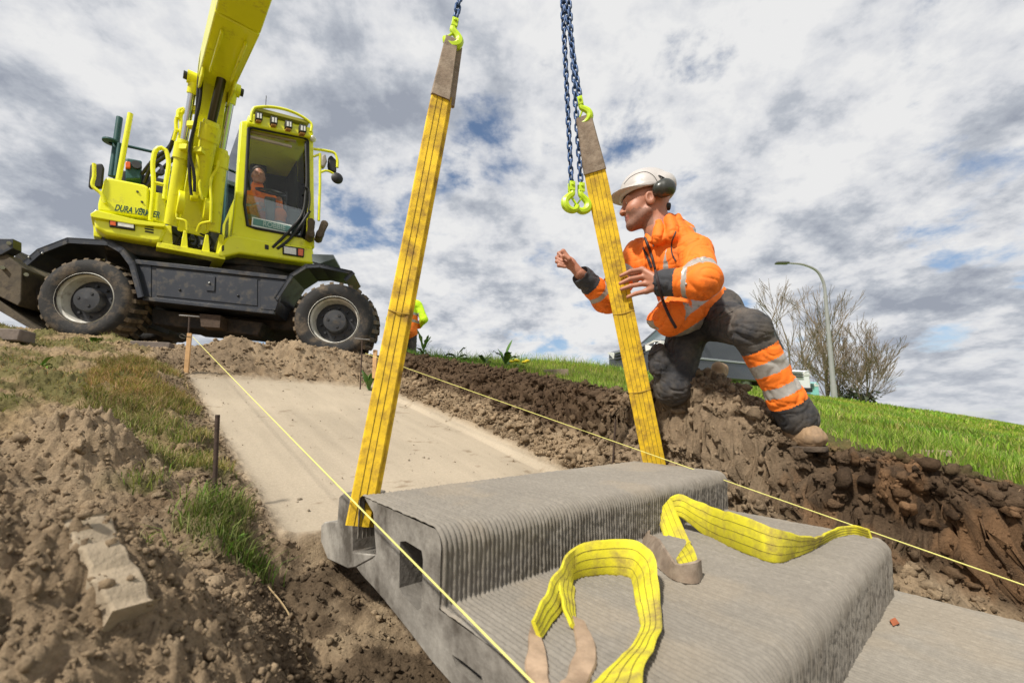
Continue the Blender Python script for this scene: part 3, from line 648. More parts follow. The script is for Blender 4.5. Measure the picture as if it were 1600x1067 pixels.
slack([((1036, 806, YB+.03), (1034, 784)), ((1056, 806, YB+.03), (1058, 773)), ((1096, 834), (1096, 786)), ((1154, 861), (1151, 804)), ((1210, 880), (1209, 823)), ((1243, 871), (1247, 835)), ((1282, 852), (1290, 834)), ((1313, 839), (1309, 823)), ((1340, 836), (1335, 820)), ((1362, 842), (1357, 826))], 80, r2)
slack([((1024, 804, YB), (1047, 778)), ((1040, 846, YB-.04), (1067, 824)), ((1060, 882), (1084, 860)), ((1072, 900), (1092, 884))], 24, r2)
slack([((1018, 810, YB+.01), (1037, 781)), ((999, 840, YB-.01), (1020, 812)), ((1016, 873), (1032, 845)), ((1038, 898), (1050, 869)), ((1062, 911), (1064, 879)), ((1082, 914), (1078, 877)), ((1094, 903), (1091, 872))], 40, r2, 99, hide, 'protective_sleeve')

# ---------------------------------------------------------------- string lines, stakes and pins
string = mat('yellow mason line', (.70, .66, .20), .8)
steel_r = mat('rusty rebar', (.075, .05, .038), .75, metal=.4, var=.4, vs=60, bump=.001, bs=200)
wood = mat('raw pine stake', (.55, .33, .15), .75, var=.25, vs=20)
def sag(p, q, s=.006, n=14): return [p+(q-p)*t-ZUP*s*4*t*(1-t) for t in np.linspace(0, 1, n)]
zoff = .35
def on_line_plane(px, py, dz=0.): return onpl(px, py, A(GO[0], GO[1], -.437+zoff+dz), nrm(np.cross(A(EW[0], EW[1], 0), A(EU[0], EU[1], .287))))
s0, s1 = on_line_plane(301, 526), on_line_plane(836, 1067); s1 = s0+(s1-s0)*1.15
b = MB(); b.tube(sag(s0, s1), .0022, 6); tag(b.build('string_line', string, loc=s0), 'pale yellow mason line running down the left side to the stair', 'string', 'mason lines')
t0, t1 = on_line_plane(571, 552, .085), on_line_plane(1600, 912, .085); t1 = t0+(t1-t0)*1.2
b = MB(); b.tube(sag(t0, t1), .0022, 6); tag(b.build('string_line', string, loc=t0), 'pale yellow mason line along the dug bank on the right', 'string', 'mason lines')
def tee(p, h, wdt, label, lean, deep=.10):
    p = A(p); r = empty('line_pin', p-ZUP*h); tag(r, label, 'pin', 'steel T-handle line pins'); ax = nrm(A(lean[0], lean[1], 1))
    b = MB(); b.cone(p-ax*(h+deep), p, .007, .007, 10); b.build('shaft', steel_r, r)
    d = nrm(A(.95, .25, -.02)); b = MB(); b.box(p, (wdt, .018, .012), (d, nrm(np.cross(ZUP, d)), ZUP)); b.build('handle', mat('galvanised bar', (.20, .19, .18), .5, metal=.6, var=.3, vs=30), r, bevel=.003)
    return r
pY = s0[1]
tee(P(296, 494, pY+.02), .45, .16, 'steel T-handle pin standing behind the pine stake', (-.03, 0))
st_b = P(293, 576, pY); st_t = P(295, 521, pY); b = MB(); dd = nrm(A(.9, .3, 0)); b.box((st_b+st_t)/2-ZUP*.12, (.034, .026, np.linalg.norm(st_t-st_b)+.24), (dd, nrm(np.cross(ZUP, dd)), ZUP))
tag(b.build('pine_stake', wood, bevel=.003, loc=st_b), 'fresh pine stake holding the left string at the trench head', 'stake')
b = MB(); b.tube(smooth_line([s0+A(0, -.01, 0), s0+A(-.05, -.02, .0), s0+A(-.09, -.01, .02), s0+A(-.12, 0, .005), s0+A(-.08, 0, -.015), s0+A(-.03, .0, 0)], 20), .0022, 6); tag(b.build('string_knot', mat('dark cord', (.10, .09, .07), .9), loc=s0), 'loose dark cord loop tied at the pine stake', 'string')
tee(P(566, 530, t0[1]), .42, .15, 'steel T-handle pin in front of the right excavator wheel', (.0, 0))
b = MB(); q0 = P(586, 560, t0[1]+.1); b.box(q0-ZUP*.06, (.04, .03, .3), None); tag(b.build('pine_stake', wood, bevel=.003, loc=q0), 'pine stake half hidden behind the left taut sling', 'stake')
def rebar(px, y0, y1, Y, label, r=.008):
    p, q = P(px[0], y0, Y), P(px[1], y1, Y); ax = nrm(p-q); q = q-ax*.15; b = MB(); n = int(np.linalg.norm(p-q)/.006)
    b.tube([q+(p-q)*t for t in np.linspace(0, 1, n)], [r*(1+.10*(k % 2)) for k in range(n)], 8); tag(b.build('rebar_pin', steel_r, loc=q, smooth=60), label, 'rebar pin', 'rebar pins marking the stair edges')
rebar((340, 333), 648, 815, 1.72, 'dark rebar pin standing in the left trench edge')
rebar((962, 957), 655, 735, 2.75, 'thin grey rebar pin below the dug bank, left of the right sling', .006)
# ---------------------------------------------------------------- wheeled excavator
yel = mat('yellow machine paint', (.83, .83, .014), .32, var=.06, vs=3, dirt=((.40, .33, .05), .12, 7), coat=.3)
yel2 = mat('yellow cylinder paint', (.82, .80, .014), .38, var=.10, vs=5, dirt=((.34, .26, .05), .20, 12))
anth = mat('anthracite steel', (.028, .032, .042), .42, metal=.2, var=.2, vs=4, dirt=((.10, .085, .065), .3, 9))
blk_m = mat('black rubber and steel', (.012, .012, .013), .55, var=.3, vs=10)
under = mat('muddy chassis steel', (.022, .019, .017), .75, var=.4, vs=6, bump=.004, bs=30, dirt=((.10, .07, .045), .4, 6))
green = mat('dark green paint', (.012, .075, .075), .45, var=.2, vs=6)
rubber = mat('muddy tyre rubber', (.022, .021, .021), .85, var=.35, vs=10, bump=.004, bs=45, dirt=((.17, .125, .08), .40, 5))
lugm = mat('mud caked tread', (.15, .112, .072), .92, var=.45, vs=16, bump=.008, bs=40, dirt=((.035, .03, .027), .35, 9))
rimm = mat('cream rim paint', (.58, .56, .50), .5, var=.15, vs=8, dirt=((.22, .18, .14), .3, 12))
hubm = mat('dark hub', (.022, .023, .027), .5, var=.2, vs=10, dirt=((.08, .065, .05), .25, 14))
chrome = mat('chromed rod', (.62, .63, .65), .18, metal=1., var=.08, vs=20)
blade_m = mat('muddy dozer blade', (.085, .065, .04), .8, var=.4, vs=7, bump=.004, bs=40, dirt=((.03, .022, .018), .45, 10))
lampg = mat('clear lamp lens', (.75, .74, .72), .15, var=.2, vs=40, spec=.8)
orange_l = mat('orange lens', (.75, .12, .015), .2, var=.15, vs=40, spec=.8)
silver = mat('bare metal', (.42, .43, .43), .35, metal=.8, var=.2, vs=30)
cabin = mat('dark cab lining', (.018, .02, .02), .7, var=.3, vs=8)
grey_t = mat('grey plastic', (.10, .12, .12), .6, var=.2, vs=10)
WL, WR = P(132, 466, 5.25), P(522, 500, 5.72)
ex = empty('wheeled_excavator', A(*( (WL+WR)/2)[:2], ZTOP)); tag(ex, 'yellow wheeled excavator with raised boom standing on the crest behind the trench', 'excavator')
ux = nrm(WR-WL); un = nrm(np.cross(ux, ZUP)); un = un if un[1] < 0 else -un; uu = nrm(np.cross(un, ux)); uu = uu if uu[2] > 0 else -uu
S_ = lambda px, py, off=0.: onpl(px, py, WL-un*off, un)
TR = .545
def wheel(c, name='wheel'):
    c = A(c); ax = un; b = MB(); W_ = .50
    # disc with its deep dish and bolts
    b.lathe(c, ax, [(.312, .012), (.325, .0), (.318, -.03), (.285, -.05), (.268, -.16), (.24, -.20), (.235, -.17), (.16, -.165), (.155, -.165)], 48)
    w = b.build('wheel', rimm, ex)
    b = MB(); b.lathe(c, ax, [(.262, -.165), (.15, -.150), (.15, -.055), (.14, -.03), (.05, -.025), (.0005, -.02)], 40); h = b.build('hub', hubm, w)
    for k in range(10):
        t = 2*math.pi*k/10+.2; x, y, z = frame_for(ax); p = c+(x*math.cos(t)+y*math.sin(t))*.198; b = MB(); b.cone(p-ax*.165, p-ax*.125, .019, .016, 8); b.build('wheel_nut', hubm, w)
    for k in range(3): t = 2*math.pi*k/3+.9; p = c+(x*math.cos(t)+y*math.sin(t))*.085; b = MB(); b.cone(p-ax*.03, p-ax*.018, .018, .018, 10); b.build('hub_bolt', blk_m, w)
    b = MB(); pr = [(.300, -.01), (.33, .012), (.40, .028), (.455, .018), (.490, -.015), (TR-.045, -.055), (TR-.035, -W_/2), (TR-.045, -W_+.055), (.490, -W_+.015), (.40, -W_-.02), (.30, -W_)]
    b.lathe(c, ax, pr, 64, 0)
    nl = 26
    for k in range(nl):
        for sd in (0, 1):
            t = 2*math.pi*(k+.5*sd)/nl; dt = .095; x, y, z = frame_for(ax)
            def pp(tt, r, h): return c+(x*math.cos(tt)+y*math.sin(tt))*r+ax*h
            h0 = .0-.02 if sd == 0 else -W_+.02; h1 = -W_*.52; sh = .10; jr = random.uniform(-.006, .006)
            lo_, hi_ = (.478, TR+jr)
            q = []
            for (tt, hh, rlo, rhi) in ((t-dt*.62, h0, lo_, hi_-.018), (t+dt*.62, h0, lo_, hi_-.018), (t+dt*.5+sh, h1, TR-.05, hi_), (t-dt*.5+sh, h1, TR-.05, hi_)):
                q += [pp(tt, rlo, hh), pp(tt+(.012 if tt < t else -.012), rhi, hh-(.028 if sd == 0 and hh == h0 else -.028 if hh == h0 else 0))]
            b.add(q, [(0, 1, 3, 2), (2, 3, 5, 4), (4, 5, 7, 6), (6, 7, 1, 0), (1, 7, 5, 3), (0, 2, 4, 6)], 1)
    o = b.build('tyre', [rubber, lugm], w, smooth=35)
    return w
wheel(WL); wheel(WR)
wheel(S_(226, 486, 1.9)-un*.0); wheel(S_(455, 503, 1.95))
# chassis under the machine
b = MB(); ctr = (WL+WR)/2
b.box(ctr-un*1.15+uu*.10, (np.linalg.norm(WR-WL)*.62, 1.1, .34), (ux, un, uu)); b.build('chassis', under, ex, bevel=.02)
for e, px in ((WL, 1), (WR, -1)):
    b = MB(); b.cone(e-un*.15, e-un*2.1, .13, .13, 14); b.box(e-un*1.15+uu*.05, (.38, .5, .36), (ux, un, uu)); b.build('axle', under, ex, bevel=.01)
b = MB(); b.prism([S_(236, 482, .35), S_(412, 504, .35), S_(402, 524, .35), S_(238, 506, .35)], -un*.5); b.build('belly_plate', under, ex, bevel=.01)
b = MB(); b.prism([S_(312, 490, .12), S_(345, 493, .12), S_(343, 512, .12), S_(314, 510, .12)], -un*.2); b.build('drain_box', mat('rusty steel', (.07, .045, .03), .85, var=.4, vs=20, bump=.004, bs=40), ex)
# tool box between the wheels
tb = MB(); tb.prism([S_(214, 409, .06), S_(446, 433, .06), S_(428, 488, .06), S_(224, 469, .06)], -un*.5); tbx = tb.build('tool_box', anth, ex, bevel=.006)
for pts, nm in (([(211, 405), (449, 431), (448, 437), (211, 412)], 'rail'), ([(222, 463), (428, 486), (428, 491), (223, 469)], 'rail'), ([(212, 412), (236, 414), (236, 464), (224, 463)], 'end_plate'), ([(407, 434), (446, 438), (430, 485), (407, 483)], 'end_plate'), ([(244, 419), (402, 436), (402, 478), (244, 462)], 'door')):
    b = MB(); b.prism([S_(*q, .05 if nm != 'rail' else .03) for q in pts], -un*.06); o = b.build(nm, anth, tbx, bevel=.004)
b = MB(); b.prism([S_(*q, .035) for q in ((322, 431), (336, 432), (335, 455), (322, 454))], -un*.03); lt = b.build('latch', anth, tbx, bevel=.003)
b = MB(); b.ball(S_(327, 442, .03), .014, 6); b.build('lock', silver, lt)
for q in ((281, 453), (372, 462)): b = MB(); b.ball(S_(*q, .048), .016, 6); b.build('bolt', blk_m, tbx)
def fender(px, depth, name, lip=.05):
    pts = [S_(*q, -.02) for q in px]; b = MB(); n = len(pts)
    for i in range(n-1):
        p, q = pts[i], pts[i+1]; nn = nrm(np.cross(un, q-p)); nn = nn if nn[2] > -.2 else -nn
        b.prism([p, q, q-nn*.02, p-nn*.02], -un*depth)
        b.prism([p, q, q-nn*lip, p-nn*lip], -un*.02)
    return b.build(name, anth, ex, smooth=25)
fender([(35, 409), (58, 389), (105, 371), (171, 375), (194, 388), (211, 411), (225, 463)], .62, 'fender', .07)
fender([(428, 466), (453, 428), (477, 413), (500, 412), (550, 423), (537, 435)], .62, 'fender')
b = MB(); b.prism([S_(*q, .1) for q in ((487, 397), (521, 398), (523, 404), (500, 412), (488, 409))], -un*.4); b.build('step_bracket', mat('grey bracket', (.16, .19, .20), .5, var=.2, vs=10), ex, bevel=.004)
for q in ((66, 396), (45, 402)): b = MB(); b.ball(S_(*q, -.03), .012, 6); b.build('bolt', silver, ex)
# dozer blade and its arm on the left
dz = MB(); dz.prism([S_(*q, .05) for q in ((-60, 398), (0, 392), (8, 395), (34, 418), (33, 470), (28, 478), (0, 464), (-60, 430))], -un*2.3); dzb = dz.build('dozer_blade', blade_m, ex, bevel=.01)
b = MB(); b.prism([S_(*q, .02) for q in ((-60, 372), (20, 373), (20, 388), (2, 398), (-60, 404))], -un*.12); b.build('wear_plate', anth, dzb, bevel=.006)
b = MB(); b.prism([S_(*q, .10) for q in ((-70, 420), (0, 470), (62, 514), (58, 520), (-70, 446))], -un*2.2); b.build('cutting_edge', blade_m, dzb, bevel=.006)
b = MB(); b.prism([S_(*q, .25) for q in ((20, 388), (38, 407), (52, 428), (60, 470), (45, 478), (30, 470), (33, 440))], -un*.3); b.build('blade_arm', under, dzb, bevel=.006)
for q in ((14, 380), (41, 429), (4, 418)): b = MB(); b.cone(S_(*q, .0), S_(*q, .06), .022, .022, 12); b.build('pin', silver, dzb)

# upper structure, slewed towards the trench
fn = A(math.sin(R(30)), -math.cos(R(30)), 0); FQ = P(430, 300, 6.1); bk = A(-math.sin(R(40)), math.cos(R(40)), 0); lat = A(math.cos(R(30)), math.sin(R(30)), 0)
F_ = lambda px, py, off=0.: onpl(px, py, FQ-fn*off, fn)
def fp(name, px, off, depth, m, parent=ex, bevel=.012, seg=3):
    b = MB(); b.prism([F_(*q, off) for q in px], bk*depth); return b.build(name, m, parent, bevel=bevel, seg=seg)
fp('deck', [(158, 366), (262, 377), (300, 384), (372, 397), (480, 412), (474, 424), (330, 408), (220, 400), (164, 388)], .12, 1.9, under, bevel=.02)
b = MB(); cc = A(*( (WL+WR)/2-un*1.2)[:2], 0); cz = F_(320, 405, .6)[2]; b.lathe(A(cc[0], cc[1], cz-.30), ZUP, [(.60, 0), (.62, .05), (.62, .30), (.55, .36)], 40); b.build('slew_ring', under, ex)
hd = fp('hood', [(166, 276), (225, 288), (233, 292), (233, 340), (153, 330), (153, 318), (162, 282)], 0, 1.7, yel, bevel=.03)
fp('hood_step', [(233, 292), (243, 300), (259, 303), (259, 350), (234, 342)], .02, 1.2, yel, hd)
fp('bumper_shelf', [(141, 334), (150, 328), (212, 343), (259, 350), (258, 355), (205, 350), (142, 339)], -.09, .6, yel, hd, bevel=.008)
sk = fp('bumper', [(147, 340), (258, 356), (259, 362), (252, 378), (240, 379), (165, 366), (148, 356)], -.05, 1.3, yel, hd, bevel=.035)
fp('side_panel', [(146, 345), (160, 349), (159, 372), (146, 369)], .15, 1.2, yel, hd)
xd, yd = F_(246, 336)-F_(180, 326), F_(180, 316)-F_(180, 326)
text_part('DURA VERMEER', 'lettering', F_(180, 331.5, -.002), F_(249, 343)-F_(180, 331.5), ZUP, .088, np.linalg.norm(F_(250, 341)-F_(180, 331)), mat('dark green lettering', (.008, .06, .035), .5), hd, .036, .25, .04)
hl = fp('headlamp', [(170, 337), (211, 344), (211, 360), (171, 354)], -.075, .10, blk_m, hd, bevel=.006)
fp('indicator', [(172, 339), (181, 340.5), (181, 353), (172, 351.5)], -.082, .02, orange_l, hl, bevel=.004)
fp('lens', [(184, 341), (209, 345.5), (209, 357), (184, 353)], -.082, .02, lampg, hl, bevel=.004)
for k in range(4): fp('vent_slot', [(226+(k % 2), 347.5+k*4.2), (240, 350+k*4.2), (240, 352.3+k*4.2), (226, 349.8+k*4.2)], -.055, .01, blk_m, sk, bevel=0)
for q in ((215, 300), (222, 316), (221, 327), (220, 350)): b = MB(); p = F_(*q, -.0); b.cone(p, p+fn*.014, .014, .012, 10); b.build('bolt', hubm, hd)
def ft(name, pts, off, r, m, parent=ex, n=10, sm=0):
    q = [F_(p[0], p[1], off if len(p) < 3 else p[2]) for p in pts]
    if sm: q = list(smooth_line(q, sm))
    b = MB(); b.tube(q, r, n); return b.build(name, m, parent, smooth=60)
ft('grab_rail', [(235, 345), (240, 290), (240, 246), (243, 236), (251, 231), (259, 235), (262, 244), (259, 290), (257, 312)], -.03, .027, yel, ex, sm=40)
ft('grab_bar', [(238, 285), (260, 290)], -.03, .022, yel)
ft('marker_pole', [(185, 282), (204, 178)], .05, .030, yel)
ft('exhaust_pipe', [(174, 276), (187, 184)], .9, .038, green); ft('exhaust_pipe', [(181, 276), (187, 225)], .8, .03, green)
b = MB(); b.lathe(F_(174, 222, .85), ZUP, [(.03, -.02), (.10, -.01), (.10, .012), (.03, .02)], 16); b.build('exhaust_flange', green, ex)
fp('engine_cover', [(176, 262), (262, 280), (262, 312), (176, 312)], 1.0, 1.0, anth, bevel=.03)
fp('tank', [(196, 246), (222, 251), (221, 280), (196, 280)], .7, .5, green, bevel=.02)
fp('beacon', [(196, 252), (204, 253), (204, 262), (196, 262)], .66, .08, orange_l, bevel=.01)
b = MB(); p = F_(213, 257, .66); b.cone(p, p-fn*.05, .055, .055, 16); b.build('filler_cap', hubm, ex)
fp('counterweight', [(262, 262), (372, 287), (372, 372), (262, 352)], 2.0, .8, mat('dark green body', (.008, .040, .038), .4, var=.2, vs=6), bevel=.04)
fp('counterweight_rim', [(262, 258), (376, 284), (376, 291), (262, 266)], 1.95, .8, mat('pale green trim', (.16, .24, .20), .5, var=.2, vs=8), bevel=.01)
ft('hand_rail', [(188, 226), (262, 243)], 1.4, .022, green); ft('hand_rail', [(188, 226), (184, 268)], 1.4, .022, green); ft('hand_rail', [(318, 256), (372, 266)], 1.6, .022, green)
mr = ft('mirror_arm', [(147, 256), (147, 276), (145, 291), (158, 303), (164, 318)], -.05, .020, yel, sm=24)
fp('mirror', [(141, 256), (160, 255), (163, 262), (160, 293), (141, 294), (138, 290)], .02, .07, blk_m, mr, bevel=.02)
# hydraulic valve cluster at the boom foot
fp('boom_bracket', [(262, 360), (300, 385), (338, 392), (352, 372), (340, 350), (334, 300), (290, 300), (268, 330)], .55, .35, anth, bevel=.02)
for px in ((254, 268, 352, 385), (284, 292, 360, 390), (318, 326, 366, 395), (340, 350, 366, 398)):
    fp('foot_bracket', [(px[0]+3, px[2]), (px[1], px[2]+1), (px[1]+2, px[3]), (px[0]-2, px[3]-3)], -.02, .5, yel2, bevel=.008)
fp('foot_plate', [(246, 378), (352, 398), (352, 406), (244, 386)], -.04, .8, yel2, bevel=.006)
rv = np.random.default_rng(3)
for k in range(7):
    x0 = 272+rv.random()*60; y0 = 335+rv.random()*20; b = MB(); 
    ft('hose', [(x0, y0), (x0+rv.uniform(-14, 14), y0+16), (x0+rv.uniform(-12, 12), y0+32), (x0+rv.uniform(-8, 8), y0+46)], .06+.15*rv.random(), .014, blk_m, sm=14)
for k in range(7): x0 = 276+rv.random()*54; y0 = 345+rv.random()*36; fp('valve_block', [(x0, y0), (x0+7, y0+1), (x0+7, y0+9), (x0, y0+8)], .05+.1*rv.random(), .1, silver if k % 3 == 0 else anth, bevel=.006)
# boom: lower section, upper section, rams
J = P(337, 118, 5.05); B0 = F_(300, 362, .25)
bdir = nrm(A(J[0]-B0[0], J[1]-B0[1], 0)); bs = nrm(np.cross(bdir, ZUP)); bs = bs if bs[0] > 0 else -bs
def beam(name, p, q, w0, w1, h0, h1, m, parent=ex, up=None, bev=.015):
    d = nrm(q-p); s = bs; u_ = np.cross(s, d); v = []
    for c, w, h in ((p, w0, h0), (q, w1, h1)): v += [c-s*w/2-u_*h/2, c+s*w/2-u_*h/2, c+s*w/2+u_*h/2, c-s*w/2+u_*h/2]
    b = MB(); b.add(v, [(0, 3, 2, 1), (4, 5, 6, 7), (0, 1, 5, 4), (1, 2, 6, 5), (2, 3, 7, 6), (3, 0, 4, 7)]); return b.build(name, m, parent, bevel=bev, seg=3)
boom = beam('lower_boom', B0, J-nrm(J-B0)*.05, .34, .25, .36, .30, yel)
E1 = P(376, 0, 3.75); E2 = E1+(E1-J)*1.25; E2[2] += .25
ubm = beam('upper_boom', J+nrm(J-E1)*.10, E1, .36, .37, .34, .46, yel)
beam('upper_boom_end', E1, E2, .37, .34, .46, .36, yel, ubm)
d_ = nrm(E1-J)
for s in (-1, 1):
    b = MB(); u_ = nrm(np.cross(bs, d_)); u_ = u_ if u_[2] < 0 else -u_
    b.box(J+d_*.20+bs*s*.155+u_*.22, (.03, .62, .16), (bs, d_, u_)); b.build('boom_cheek', yel, ubm, bevel=.01)
    b = MB(); b.box(J+d_*1.1+bs*s*.10+u_*.26, (.025, .9, .05), (bs, d_, u_)); b.build('stiffener', yel, ubm, bevel=.006)
def ram(a_, m_, z_, rb, rr, barrel_m=yel2, rod_m=chrome, end=True, name='ram'):
    a_, m_, z_ = A(a_), A(m_), A(z_); d = nrm(m_-a_); b = MB(); b.cone(a_, m_, rb, rb, 20); b.cone(m_-d*.20, m_-d*.02, rb*1.22, rb*1.22, 20); b.cone(m_-d*.04, m_+d*.03, rb*1.08, rb*.9, 20); o = b.build(name, barrel_m, ex, smooth=35)
    b = MB(); b.cone(m_, z_, rr, rr, 16); b.build('piston_rod', rod_m, o)
    if end:
        b = MB(); b.cone(z_-bs*rb*1.0, z_+bs*rb*1.0, rb*1.0, rb*1.0, 18); b.cone(z_-nrm(z_-m_)*.18, z_, rb*.75, rb*.75, 14); b.build('rod_eye', barrel_m, o)
        b = MB(); b.cone(z_-bs*rb*1.5, z_+bs*rb*1.5, rb*.62, rb*.62, 14); b.build('pin', hubm, o)
    return o
r1_ = ram(P(267, 352, 5.35), P(287, 224, 5.15), P(304, 124, 4.98), .074, .040)
r2_ = ram(P(333, 362, 5.62), P(346, 238, 5.40), P(364, 139, 5.18), .076, .042)
r3_ = ram(P(310, 305, 5.38), P(330, 194, 5.08), P(352, 98, 4.72), .092, .050, yel2, mat('dark oiled rod', (.09, .085, .06), .3, metal=.9), False)
b = MB(); z_ = P(353, 92, 4.7); b.cone(z_-bs*.10, z_+bs*.10, .085, .085, 18); b.cone(z_, P(351, 106, 4.76), .08, .075, 14); b.build('rod_eye', yel2, r3_)
b = MB(); c0 = P(303, 322, 5.34)
for s in (-1, 1): b.cone(c0+bs*s*.10, c0+bs*s*.17, .14, .14, 20)
b.build('ram_clevis', yel2, r3_, bevel=.01)
fp('pump_cover', [(298, 288), (310, 290), (311, 312), (298, 310)], -.25, .1, yel2, bevel=.01)
def hose(name, px, Y0, Y1, r, m, sm=26):
    n = len(px); q = smooth_line([P(p[0], p[1], Y0+(Y1-Y0)*i/(n-1)) for i, p in enumerate(px)], sm); b = MB(); b.tube(list(q), r, 8); b.build(name, m, ex)
for k, px in enumerate(([(299, 305), (296, 270), (298, 225), (306, 190), (309, 150), (313, 100), (321, 60), (335, 20), (342, -10)], [(304, 300), (303, 268), (296, 240), (303, 200), (312, 160), (316, 110), (326, 55), (338, 10), (343, -10)], [(295, 262), (300, 220), (308, 170), (310, 130)])): hose('hose', px, 5.2, 4.6 if k < 2 else 5.0, .017, blk_m)
for k, px in enumerate(([(226, 285), (236, 262), (262, 240), (272, 215)], [(222, 272), (240, 250), (266, 228), (275, 205)], [(230, 292), (250, 268), (272, 246), (282, 228)], [(240, 262), (247, 258), (254, 264), (252, 272), (244, 272)])): hose('hose', px, 5.9, 5.5, .024, blk_m)
for k, px in enumerate(([(282, 175), (276, 186), (275, 205), (271, 220)], [(290, 172), (285, 176), (283, 204), (279, 220)], [(278, 185), (281, 172), (288, 170)], [(274, 204), (284, 205)])): hose('pipe', px, 5.35, 5.4, .022, yel2)
for px in ([(281, 240), (284, 262), (280, 300), (276, 340)], [(313, 248), (317, 262), (312, 290), (316, 312)], [(341, 252), (340, 262), (332, 275), (330, 320), (329, 345)], [(318, 238), (300, 235)], [(300, 238), (331, 242)], [(276, 342), (290, 346), (293, 360)], [(330, 346), (312, 352), (308, 362)], [(304, 205), (299, 232), (301, 245)]): hose('pipe', px, 5.22, 5.28, .016, yel2, 16)
for q in ((289, 232), (312, 236), (304, 172), (301, 196)): b = MB(); b.box(P(*q, 5.1), (.10, .08, .07)); b.build('pipe_clamp', yel2, ex, bevel=.008)

# ---- cab
cab = fp('cab', [(364, 367), (489, 387), (493, 410), (486, 412), (374, 396), (345, 403), (338, 398), (352, 372)], -.05, 1.35, yel, bevel=.03)
fp('sill', [(383, 352), (470, 371), (484, 379), (489, 388), (362, 369)], .0, .10, yel, cab, bevel=.008)
fp('door_pillar', [(376, 189), (389, 188), (388, 203), (382, 318), (387, 354), (362, 370), (366, 330), (371, 260)], .0, .12, yel, cab, bevel=.02)
fp('front_pillar', [(479, 211), (490, 212), (492, 388), (484, 384), (481, 372), (482, 300)], .0, .12, yel, cab, bevel=.02)
fp('roof', [(386, 190), (388, 180), (398, 178), (486, 199), (490, 205), (490, 216), (480, 214), (389, 195)], -.06, 1.45, yel, cab, bevel=.025)
# left side wall with its window, back wall, floor, right side
def wall(name, pts, m, th=.04):   # pts = (px,py,off)
    q = [F_(*p) for p in pts]; b = MB(); nn = nrm(np.cross(q[1]-q[0], q[2]-q[0]))*th; b.prism(q, nn); return b.build(name, m, cab, bevel=.006)
def bkp(px, py, off, d): return F_(px, py, off)+bk*d
def quad(name, q, m, th=.03, parent=None, bev=.006):
    b = MB(); nn = nrm(np.cross(q[1]-q[0], q[2]-q[0]))*th; b.prism(q, nn); return b.build(name, m, parent or cab, bevel=bev)
quad('rear_wall', [bkp(376, 190, 0, 1.3), bkp(486, 210, 0, 1.3), bkp(488, 395, 0, 1.3), bkp(370, 380, 0, 1.3)], cabin)
quad('floor', [bkp(366, 366, 0, .02), bkp(486, 386, 0, .02), bkp(486, 386, 0, 1.3), bkp(366, 366, 0, 1.3)], cabin)
quad('headliner', [bkp(386, 196, 0, .05), bkp(482, 216, 0, .05), bkp(482, 216, 0, 1.3), bkp(386, 196, 0, 1.3)], cabin)
quad('left_wall', [bkp(370, 300, 0, .06), bkp(368, 366, 0, .06), bkp(368, 366, 0, 1.3), bkp(370, 300, 0, 1.3)], yel)
quad('rear_pillar', [bkp(375, 192, 0, 1.15), bkp(368, 366, 0, 1.15), bkp(368, 366, 0, 1.3), bkp(375, 192, 0, 1.3)], green)
quad('right_wall', [bkp(484, 318, 0, .04), bkp(486, 384, 0, .04), bkp(486, 384, 0, 1.3), bkp(484, 318, 0, 1.3)], cabin)
quad('right_pillar', [bkp(483, 214, 0, .70), bkp(486, 384, 0, .70), bkp(486, 384, 0, 1.3), bkp(483, 214, 0, 1.3)], cabin)
glz = glass('cab glass', (.97, .985, .98), .0); glz2 = glass('reflecting lower screen', (.82, .90, .90), .09, .04)
fp('windscreen', [(389, 201), (480, 219), (481, 300), (477, 328), (382, 301), (383, 290)], .05, .006, glz, cab, bevel=0)
fp('lower_windscreen', [(382, 302), (477, 329), (470, 370), (387, 353), (381, 318)], .04, .006, glz2, cab, bevel=0)
quad('side_window', [bkp(376, 194, 0, .1), bkp(371, 298, 0, .1), bkp(371, 298, 0, 1.12), bkp(376, 194, 0, 1.12)], glz, .006, bev=0)
quad('side_window', [bkp(483, 216, 0, .1), bkp(484, 316, 0, .1), bkp(484, 316, 0, .68), bkp(483, 216, 0, .68)], glz, .006, bev=0)
b = MB(); ring = [(389, 201), (396, 200), (474, 215), (481, 220), (482, 300), (477, 335), (470, 370), (400, 357), (387, 353), (382, 320), (384, 290)]; b.tube([F_(*q, -.005) for q in ring], .022, 6, closed=True); b.build('window_seal', blk_m, cab)
for y in (0, 8.5): b = MB(); b.prism([F_(390+y*.1, 203+y, .06), F_(463-y*.8, 219+y, .06), F_(463-y*.8, 222+y, .06), F_(390+y*.1, 206.5+y, .06)], bk*.03); b.build('roof_blind', mat('pale blind', (.62, .45, .35), .6), cab)
lbar = ft('light_guard', [(392, 190), (394, 176), (398, 169), (404, 168), (480, 188), (486, 193), (486, 206)], -.10, .020, yel, cab, sm=44)
fp('guard_plate', [(396, 169), (404, 168), (480, 188), (484, 192), (480, 193), (402, 173), (397, 174)], -.10, .18, mat('olive guard', (.30, .28, .02), .5), cab, bevel=.006)
